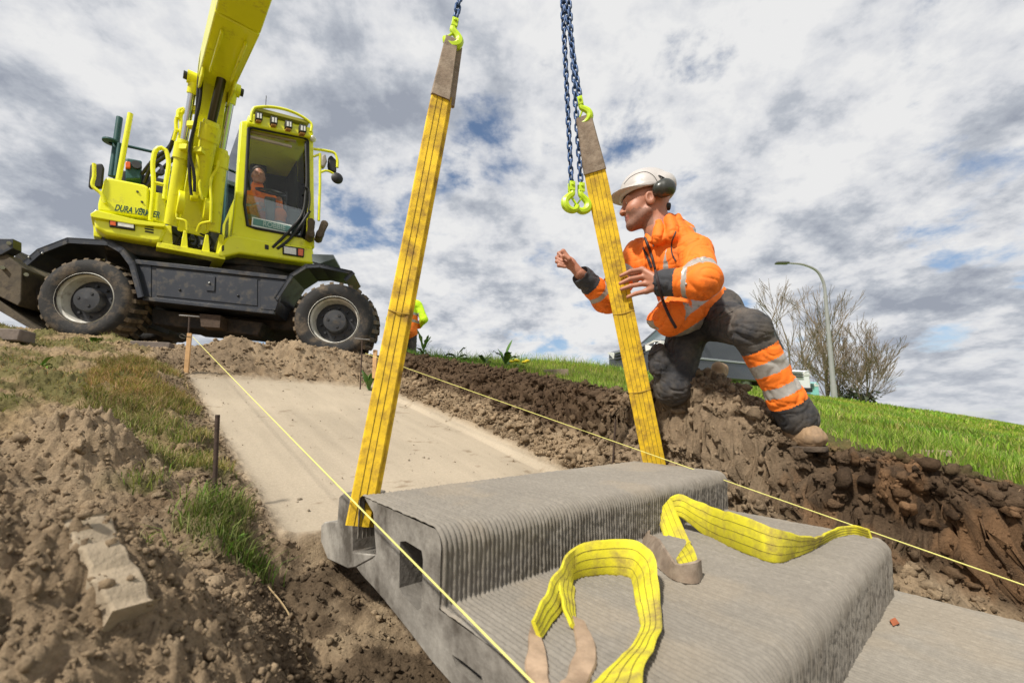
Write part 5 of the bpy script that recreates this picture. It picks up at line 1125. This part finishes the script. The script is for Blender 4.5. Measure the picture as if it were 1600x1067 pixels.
S = SDF(); S.cone(so1, so2, .11, .11, .04); cm = (so1+so2)/2; S.cone(cm-ZUP*.05, F_(408, 345, .62), .17, .19, .05); S.cone(nb_+A(0, 0, .05), cm, .085, .12, .04)
for s_, e_, w_ in ((so1, eo1, wo1), (so2, eo2, wo2)): S.cone(s_, e_, .085, .075, .03); S.cone(e_, w_+(e_-w_)*.15, .072, .052, .03)
S.cone(go_(.09, 0, -.21), go_(.12, 0, -.32), .045, .03, .01, True)
make('jacket', S, .011, [hivis, silver_t], ro, (.008, 8., 7), lambda C_: ((np.abs((C_-cm)[:, 2]+.20) < .03)).astype(int))
S = SDF(); S.cone(F_(400, 350, .8), F_(393, 336, .36), .11, .09, .04); S.cone(F_(418, 350, .8), F_(437, 335, .36), .11, .09, .04); S.cone(F_(393, 336, .36), F_(393, 372, .36), .085, .07, .03); S.cone(F_(437, 335, .36), F_(437, 372, .36), .085, .07, .03)
make('trousers', S, .012, [hivis, silver_t], ro, (.008, 7., 9), lambda C_: (np.abs(C_[:, 2]-F_(437, 352, .36)[2]) < .035).astype(int))
# --- colleague in the distance, seen from behind
fx = P(636, 520, 8.5); g0 = ZTOP+.05; rb = empty('person', A(fx[0], fx[1], g0)); tag(rb, 'worker in yellow and orange jacket standing far behind the left sling', 'person')
lime_j = mat('fluorescent yellow cloth', (.62, .95, .012), .75, var=.14, vs=7, bump=.002, bs=40)
c = A(fx[0], fx[1], 0); S = SDF(); head_sdf(S, c+A(0, 0, g0+1.66), A(.2, 1, -.15), ZUP, 1.); S.cone(c+A(0, 0, g0+1.5), c+A(0, 0, g0+1.2), .07, .1, .03)
for s in (-1, 1): S.ell(c+A(.17*s, .12, g0+.98), .05, None, .02)
make('body', S, .012, skin, rb)
S = SDF(); S.ell(c+A(-.005, -.01, g0+1.71), A(.085, .105, .09), None, .02); make('hair', S, .012, hair_m, rb)
S = SDF(); S.cone(c+A(-.16, 0, g0+1.38), c+A(.16, 0, g0+1.38), .10, .10, .04); S.cone(c+A(0, 0, g0+1.3), c+A(0, 0, g0+.84), .19, .205, .05)
for s in (-1, 1): S.cone(c+A(.20*s, 0, g0+1.36), c+A(.33*s, -.02, g0+1.08), .085, .075, .03); S.cone(c+A(.33*s, -.02, g0+1.08), c+A(.20*s, .12, g0+.98), .07, .055, .03)
def bj(C_): h_ = C_[:, 2]-g0; r = (h_ < 1.16).astype(int); r[((h_ > 1.0)&(h_ < 1.05))|((h_ > 1.14)&(h_ < 1.19))] = 2; r[np.abs(C_[:, 0]-c[0]) > .24] = 0; return r
make('jacket', S, .013, [lime_j, hivis, silver_t], rb, (.008, 7., 2), bj)
S = SDF()
for s in (-1, 1): S.cone(c+A(.09*s, 0, g0+.85), c+A(.10*s, 0, g0+.06), .105, .075, .04); S.cone(c+A(.10*s, 0, g0+.04), c+A(.11*s, .14, g0+.04), .05, .045, .02)
make('trousers', S, .015, trous, rb, (.006, 7., 2))

# --- spare boots hung on the cab, soles to the front
for (px, py, tilt, lab) in ((486, 356, -.04, 'muddy work boot hung on the cab, the left one of the pair'), (503.5, 358, .30, 'muddy work boot hung on the cab, the right one hanging askew')):
    c = F_(px, py, -.22); a1 = nrm(lat*math.sin(tilt)+ZUP*math.cos(tilt)); a2 = nrm(np.cross(a1, fn)); ax = [a2, nrm(np.cross(a2, a1)), a1]; k_ = ax[1] if ax[1]@bk > 0 else -ax[1]
    ob = empty('work_boot', c-a1*.17); tag(ob, lab, 'boot', 'spare boots hung on the cab')
    S = SDF(); S.cone(c+a1*.085, c+a1*.02, .054, .046, .02); S.cone(c, c-a1*.10, .040, .047, .02); S.half(c-k_*.026, -k_); make('sole', S, .007, sole_m, ob, (.004, 22., 3))
    S = SDF(); S.cone(c+a1*.08+k_*.03, c-a1*.09+k_*.03, .048, .045, .03); S.cone(c-a1*.08+k_*.03, c-a1*.08+k_*.22, .052, .055, .03); make('upper', S, .009, mat('brown boot leather', (.12, .085, .06), .8, var=.3, vs=14), ob, (.003, 12., 3))
# ---------------------------------------------------------------- small things lying about
def ground_hit(px, py, y0=.5, y1=14.):
    ys_ = np.linspace(y0, y1, 1500); q = np.array([P(px, py, y) for y in ys_]); z = gz(q[:, 0], q[:, 1], False); k = np.nonzero(q[:, 2] < z)[0]
    p = q[k[0]] if len(k) else q[-1]; return A(p[0], p[1], float(gz(p[0], p[1])[0]))
def slab(name, px, py, sz, rot, m, label, cat, tilt=(0, 0), lift=0., Y=None):
    p = ground_hit(px, py) if Y is None else P(px, py, Y); p = p+ZUP*lift; x = nrm(A(math.cos(rot), math.sin(rot), tilt[0])); y = nrm(np.cross(ZUP, x)+ZUP*tilt[1]); z = np.cross(x, y)
    b = MB(); K = 5; q = []
    b.box(p+z*sz[2]*.35, sz, (x, y, z)); o = b.build(name, m, loc=p, bevel=min(sz)*.12, seg=2); tag(o, label, cat); return o
oldwood = mat('weathered timber', (.27, .21, .15), .9, var=.35, vs=16, bump=.004, bs=60)
stone = mat('grey kerb stone', (.16, .13, .11), .9, var=.3, vs=14, bump=.004, bs=50)
slab('timber_offcut', 869, 588, (.25, .09, .075), -.15, oldwood, 'short weathered timber offcut on the grassy edge of the dug bank', 'timber')
slab('timber_offcut', 1444, 712, (.20, .05, .03), -.5, oldwood, 'thin grey timber piece lying in the grass at right', 'timber')
slab('paving_stone', 12, 536, (.26, .16, .10), .2, stone, 'brown paving stone lying in the grass at the far left', 'stone', lift=.02)
slab('paving_stone', 238, 545, (.34, .12, .07), .3, stone, 'flat dark stone lying behind the pine stake, left of the sand heap', 'stone')
e0, e1 = ground_hit(122, 842, .3), ground_hit(196, 1004, .3); hp0 = (e0+e1)/2; dirv = nrm(e1-e0); sdv = nrm(np.cross(dirv, ZUP)); upv = np.cross(sdv, dirv); upv = upv if upv[2] > 0 else -upv; SL = np.linalg.norm(e1-e0)
b = MB(); v = []; K = 18
for i in range(K):
    t = i/(K-1); w = .030*(1+.06*math.sin(i*1.9)+.08*math.sin(i*.7)); c0 = e0+(e1-e0)*t; c0 = c0+upv*(.026+.003*math.sin(i*1.1))
    v += [c0-sdv*w-upv*.05, c0-sdv*w, c0+sdv*w*.9+upv*.003*math.sin(i*2.3), c0+sdv*w-upv*.05]
b.add(v, [(i*4+k, i*4+k+1, i*4+k+5, i*4+k+4) for i in range(K-1) for k in range(3)]+[(0, 1, 2, 3), ((K-1)*4+3, (K-1)*4+2, (K-1)*4+1, (K-1)*4)])
tag(b.build('sand_slab', mat('packed pale sand', (.33, .265, .185), .95, var=.2, vs=24, bump=.004, bs=90), loc=hp0, bevel=.004), 'pale flat slab of packed sand stuck in the left foreground heap', 'sand slab')
for (pts, lab) in (([(418, 930), (445, 975), (465, 1000), (482, 1036)], 'dry straw stalk at the foot of the foreground soil heap'), ([(1330, 745), (1350, 735), (1370, 742)], 'dry root hanging out of the dug bank at right')):
    b = MB(); q = [ground_hit(*p)+ZUP*.012 for p in pts]; b.tube(list(smooth_line(q, 14)), .0022, 5); tag(b.build('stalk', mat('dry straw', (.38, .28, .15), .9), loc=q[0]), lab, 'stalk')
# fine roots hanging from the topsoil: too many to count
b = MB(); rr = np.random.default_rng(11)
for k in range(110):
    a_ = rr.uniform(1.98, 2.16); b_ = rr.uniform(-1.9, 2.4); x, y = xy(a_, b_); z = float(ground(np.array([a_]), np.array([b_]))[0][0]); p = A(x, y, z+.01); ln = rr.uniform(.04, .13); o2 = A(-EW[0], -EW[1], 0)*.03
    b.tube(list(smooth_line([p, p+o2-ZUP*ln*.4+rr.normal(size=3)*.01, p+o2*1.3-ZUP*ln+rr.normal(size=3)*.015], 6)), .0013, 4)
tag(b.build('fine_roots', mat('pale roots', (.24, .16, .09), .9)), 'fine pale roots hanging from the cut topsoil', 'roots', kind='stuff')
# broad-leaved weeds on the crest and in the turf
leafm = mat('weed leaf', (.075, .17, .022), .5, var=.3, vs=20); leafm2 = mat('young weed leaf', (.14, .25, .035), .5, var=.3, vs=20)
def weed(p, n, ln, wd_, up, m, label, group=None, flower=False, jag=0.):
    p = A(p); r = empty('leafy_weed', p); tag(r, label, 'weed', group); rw = np.random.default_rng(int(abs(p[0]*1000))+n)
    b = MB(); b.tube([p-ZUP*.03, p+ZUP*ln*up*.6], .004, 6); b.build('stem', leafm, r)
    for k in range(n):
        az_ = 2*math.pi*k/n*2.4+rw.random(); d = A(math.cos(az_), math.sin(az_), 0); s = np.cross(ZUP, d); l = ln*rw.uniform(.7, 1.15); el = up*rw.uniform(.5, 1.2); base = p+ZUP*ln*up*.5*k/n
        v = []; K = 7
        for i in range(K):
            t = i/(K-1); c0 = base+d*l*t*.9*(1-.3*el)+ZUP*l*(el*t-.55*t*t*(.6+.4*rw.random())); w = wd_*math.sin(math.pi*min(1, t*.92+.06))**.8*(1-.3*t)*(1+jag*(1 if i % 2 else -1))
            v += [c0-s*w+ZUP*w*.25, c0-ZUP*w*.1, c0+s*w+ZUP*w*.25]
        b = MB(); b.add(v, [(i*3+j, i*3+j+1, i*3+j+4, i*3+j+3) for i in range(K-1) for j in (0, 1)]); b.build('leaf', m, r, smooth=80)
    if flower:
        for k in range(5): c0 = p+A(rw.uniform(-.1, .1), rw.uniform(-.05, .05), ln*.8+rw.uniform(-.03, .04)); b = MB(); b.ball(c0, .032, 5, 0, (1, 1, .5)); b.build('flower', mat('yellow petals', (.75, .6, .02), .6), r)
cg = 'weeds on the grassy crest'
for (px, py, Y, n, ln, wd_, up, m, lab, fl) in ((662, 552, 5.4, 8, .20, .03, 1.3, leafm, 'spiky thistle-like weed on the crest right of the left sling', 0), (715, 552, 5.4, 5, .24, .055, .9, leafm2, 'dock plant with two broad leaves spread against the sky', 0),
        (758, 554, 5.3, 5, .16, .04, .9, leafm, 'low dock plant between two taller weeds on the crest', 0), (790, 556, 5.2, 7, .24, .05, 1.3, leafm, 'tallest upright dock plant beside the yellow flowers', 0), (812, 560, 5.1, 6, .10, .02, .8, leafm2, 'yellow flowering weed on the crest in mid picture', 1),
        (578, 580, 4.9, 12, .20, .03, 1.1, leafm, 'bushy green weed in front of the right excavator wheel', 0), (368, 862, 1.5, 8, .055, .015, .8, leafm2, 'small fresh green weed at the left trench edge near the pit', 0), (146, 555, 4.0, 7, .10, .03, .9, leafm2, 'small bright green weed in front of the left excavator wheel', 0), (60, 606, 3.0, 9, .10, .02, .9, leafm2, 'clump of green weed in the turf at the far left', 0)):
    p = P(px, py, Y); p = A(p[0], p[1], float(gz(p[0], p[1])[0])-.01); weed(p, n, ln, wd_, up, m, lab, cg if Y > 4.8 else None, fl, .3 if n == 8 and Y > 5 else 0)

# ---------------------------------------------------------------- road traffic beyond the crest
tyre_m = mat('car tyre', (.02, .02, .021), .8); carglass = mat('car window', (.10, .14, .15), .08, var=.1, spec=.9); trim = mat('black car trim', (.015, .015, .017), .5)
def car(front, hd, Ln, Wd, H, paint, label, low, roof, cat='car', grp='vehicles parked on the crest road'):
    hd = nrm(A(hd[0], hd[1], 0)); sd_ = np.cross(ZUP, hd); fr = A(front); fr[2] = float(gz(*(fr-hd*Ln/2)[:2])[0])+.01; r = empty('parked_car', fr-hd*Ln/2); tag(r, label, cat, grp)
    g = lambda l, s, z: fr-hd*l*Ln+sd_*s*Wd/2+ZUP*z*H
    def loft(name, secs, m, bev=.04):
        b = MB(); n = len(secs); v = []
        for (l, z0_, z1_, s0_, s1_) in secs: v += [g(l, -s0_, z0_), g(l, s0_, z0_), g(l, s1_, z1_), g(l, -s1_, z1_)]
        b.add(v, [(i*4+k, i*4+(k+1) % 4, i*4+4+(k+1) % 4, i*4+4+k) for i in range(n-1) for k in range(4)]+[(3, 2, 1, 0), tuple(range((n-1)*4, n*4))]); return b.build(name, m, r, bevel=bev, seg=3)
    bd = loft('body', low, paint); rf = loft('cabin', roof, carglass, .03)
    b = MB(); q = [s for s in roof if s[2] > .9]; b.prism([g(q[0][0], -q[0][4]*1.01, q[0][2]), g(q[0][0], q[0][4]*1.01, q[0][2]), g(q[-1][0], q[-1][4]*1.01, q[-1][2]), g(q[-1][0], -q[-1][4]*1.01, q[-1][2])], ZUP*.05); b.build('roof', paint, r, bevel=.02)
    for s in (-1, 1):
        for a_, c_ in zip(roof[:-1], roof[1:]):
            b = MB(); b.tube([g(a_[0], a_[4]*1.005*s, a_[2]), g(c_[0], c_[4]*1.005*s, c_[2])], .035, 6); b.build('pillar', paint, rf)
        mid = [s_ for s_ in roof if s_[2] > .9]; l_ = (mid[0][0]+mid[-1][0])/2; b = MB(); b.tube([g(l_, roof[1][3]*s*.99, roof[1][1]), g(l_, mid[0][4]*s*1.01, mid[0][2])], .04, 6); b.build('pillar', trim, rf)
        for l_ in (.19, .80):
            c0 = g(l_, .96*s, 0)+ZUP*.33; b = MB(); b.lathe(c0, sd_*s, [(.0005, .0), (.10, .02), (.21, .0), (.23, .025), (.30, .03), (.33, 0), (.33, -.2), (.2, -.2)], 26); w = b.build('wheel', tyre_m, r)
            b = MB(); b.lathe(c0+sd_*s*.012, sd_*s, [(.0005, .02), (.06, .015), (.2, .01), (.21, -.01)], 20)
            b.build('hubcap', silver, w)
            b = MB(); b.tube([c0+(hd*math.cos(t)+ZUP*math.sin(t))*.38 for t in np.linspace(-.1, math.pi+.1, 15)], .045, 6); b.build('wheel_arch', trim, r)
        b = MB(); b.box(g(.30, 1.10*s, .62), (.10, .16, .14), (hd, sd_, ZUP)); b.build('wing_mirror', paint if s > 0 else trim, r, bevel=.03)
        b = MB(); b.prism([g(-.004, .62*s, .42), g(-.004, .93*s, .44), g(.03, .985*s, .46), g(.03, .985*s, .53), g(-.004, .90*s, .535), g(-.004, .60*s, .50)], -hd*.12); b.build('headlamp', lampg, r, bevel=.01)
        b = MB(); b.box(g(.5, 1.005*s, .36), (Ln*.5, .02, .05), (hd, sd_, ZUP)); b.build('side_moulding', silver, r, bevel=.005)
    for k in range(3): b = MB(); b.box(g(-.006, 0, .40+.045*k), (.05, Wd*.56, .028), (hd, sd_, ZUP)); b.build('grille_bar', silver if k == 2 else trim, r, bevel=.006)
    b = MB(); b.box(g(-.008, 0, .24), (.03, .5, .11), (hd, sd_, ZUP)); b.build('number_plate', mat('blue edged plate', (.10, .16, .38), .4), r)
    b = MB(); b.box(g(-.004, 0, .15), (.08, Wd*.9, .14), (hd, sd_, ZUP)); b.build('bumper', trim, r, bevel=.03)
    return r
vlow = [(0, .14, .50, .88, .86), (.02, .12, .54, .96, .93), (.12, .12, .57, 1, .96), (.26, .12, .62, 1, .95), (.9, .12, .62, 1, .95), (1, .16, .60, .95, .90)]
vroof = [(.17, .58, .60, .90, .88), (.21, .60, .64, .92, .86), (.38, .61, .985, .93, .76), (.94, .61, .985, .93, .76), (.99, .6, .62, .92, .90)]
suv = [(.20, .58, .60, .90, .88), (.24, .60, .64, .92, .86), (.42, .61, .98, .93, .74), (.82, .61, .96, .93, .74), (.98, .6, .64, .90, .86)]
car(P(985, 600, 11.0), (-.90, -.44), 4.8, 1.9, 1.95, mat('dark grey car paint', (.055, .06, .065), .25, metal=.4, var=.05, coat=.6), 'dark grey van on the crest road behind the kneeling worker', vlow, vroof, 'van')
car(P(1234, 600, 14), (.22, -.97), 4.3, 1.8, 1.65, mat('white car paint', (.72, .74, .76), .25, var=.03, coat=.6), 'white car behind the striped trouser leg of the worker', vlow, suv)
car(P(1256, 604, 17.0), (.25, -.97), 3.7, 1.65, 1.6, mat('teal car paint', (.22, .55, .52), .25, var=.03, coat=.6), 'small pale teal car between the white car and the lamp post', vlow, suv)
# street lamp
lb = P(1304, 625, 21.); lb = A(lb[0], lb[1], ZTOP); lr = empty('street_lamp', lb); tag(lr, 'tall grey street lamp with curved arm on the dike crest', 'street lamp')
galv = mat('galvanised lamp post', (.27, .27, .27), .6, metal=.0, var=.12, vs=4)
zt = P(1290, 462, 21.)[2]; b = MB(); b.cone(lb, A(lb[0], lb[1], lb[2]+1.2), .13, .13, 14); b.cone(A(lb[0], lb[1], lb[2]+1.2), A(lb[0], lb[1], zt), .11, .075, 14); b.build('post', galv, lr)
top = A(lb[0], lb[1], zt); hd_ = P(1232, 411, 21.); arm = smooth_line([top-ZUP*.1, top+ZUP*.7+A(-.05, 0, 0), P(1277, 424, 21.), P(1257, 414, 21.), hd_], 24); b = MB(); b.tube(list(arm), list(np.linspace(.07, .045, 24)), 8); b.build('arm', galv, lr)
b = MB(); b.box(P(1222, 411, 21.), (.62, .26, .11)); b.build('lamp_head', mat('dark lamp head', (.10, .105, .11), .5), lr, bevel=.04)
# bare trees and a dark thicket
bark = mat('bare bark', (.13, .105, .075), .9, var=.3, vs=4); twigm = mat('bare twigs', (.17, .13, .09), .9, var=.3, vs=4)
def tree(base, H, seed, label, spread=.5, multi=1, ivy=False):
    rt_ = random.Random(seed); r = empty('bare_tree', base); tag(r, label, 'tree', 'bare trees beside the lamp post'); tk, cr = MB(), MB()
    def grow(p, d, ln, rad, lev):
        n = 3; pts = [p]; dd = d
        for i in range(n): dd = nrm(dd+A(rt_.gauss(0, .09), rt_.gauss(0, .09), rt_.gauss(.03, .05))); pts.append(pts[-1]+dd*ln/n)
        rs = [max(.011, x) for x in np.linspace(rad, rad*.62, n+1)]; (tk if lev < 1 else cr).tube(pts, rs, 7 if lev < 1 else 4 if lev < 3 else 3)
        if lev >= 5: return
        for k in range(2 if lev == 0 else 3 if lev < 4 else 3):
            t = rt_.uniform(.35, 1.) if k else 1.; i = min(n-1, int(t*n)); q = pts[i]+(pts[i+1]-pts[i])*(t*n-i); x, y, z = frame_for(dd); an = rt_.uniform(0, 6.28); sp_ = spread*rt_.uniform(.5, 1.2)*(0.35 if k == 0 else 1)
            grow(q, nrm(dd+(x*math.cos(an)+y*math.sin(an))*sp_+ZUP*.10), ln*rt_.uniform(.60, .82), rad*(.62 if k == 0 else .48), lev+1)
        if lev == 0:
            for k in range(10): t = .25+.7*k/10; q = pts[0]+(pts[-1]-pts[0])*t; an = rt_.uniform(0, 6.28); grow(q, nrm(A(math.cos(an), math.sin(an), 1.1)), ln*.6, rad*.35, 2)
    for m_ in range(multi): grow(A(base)+A(rt_.gauss(0, .2), 0, 0)*(multi > 1), nrm(A(rt_.gauss(0, .12), rt_.gauss(0, .1), 1)), H*.33, .013*H/multi**.5, 0)
    tk.build('trunk', bark, r, smooth=60); cr.build('crown', twigm, r, smooth=60)
    if ivy:
        n = 600; rr_ = np.random.default_rng(seed); pt = rr_.normal(size=(n, 3))*A(.4, .4, .5)+A(base)+A(0, 0, .9); s = .07*(.5+rr_.random((n, 1, 1))); Vv = pt[:, None]+rr_.normal(size=(n, 4, 3))*s
        np_mesh('ivy', Vv.reshape(-1, 3), np.arange(n*4).reshape(-1, 4), mat('dark ivy', (.035, .05, .018), .6, var=.4, vs=3), r, smooth=False)
def tb_(px, Y): q = P(px, 620, Y); return A(q[0], q[1], ZTOP-.1)
tree(tb_(1262, 27), 9.6, 5, 'tallest bare tree, left of the street lamp', .5); tree(tb_(1322, 29), 7.8, 12, 'bare tree directly right of the lamp post', .38, 2, True); tree(tb_(1345, 28), 6.2, 21, 'lowest bushy bare tree at the right end of the row', .5, 2, True); tree(tb_(1295, 30), 9.5, 33, 'thin bare tree half hidden behind the lamp post', .5)
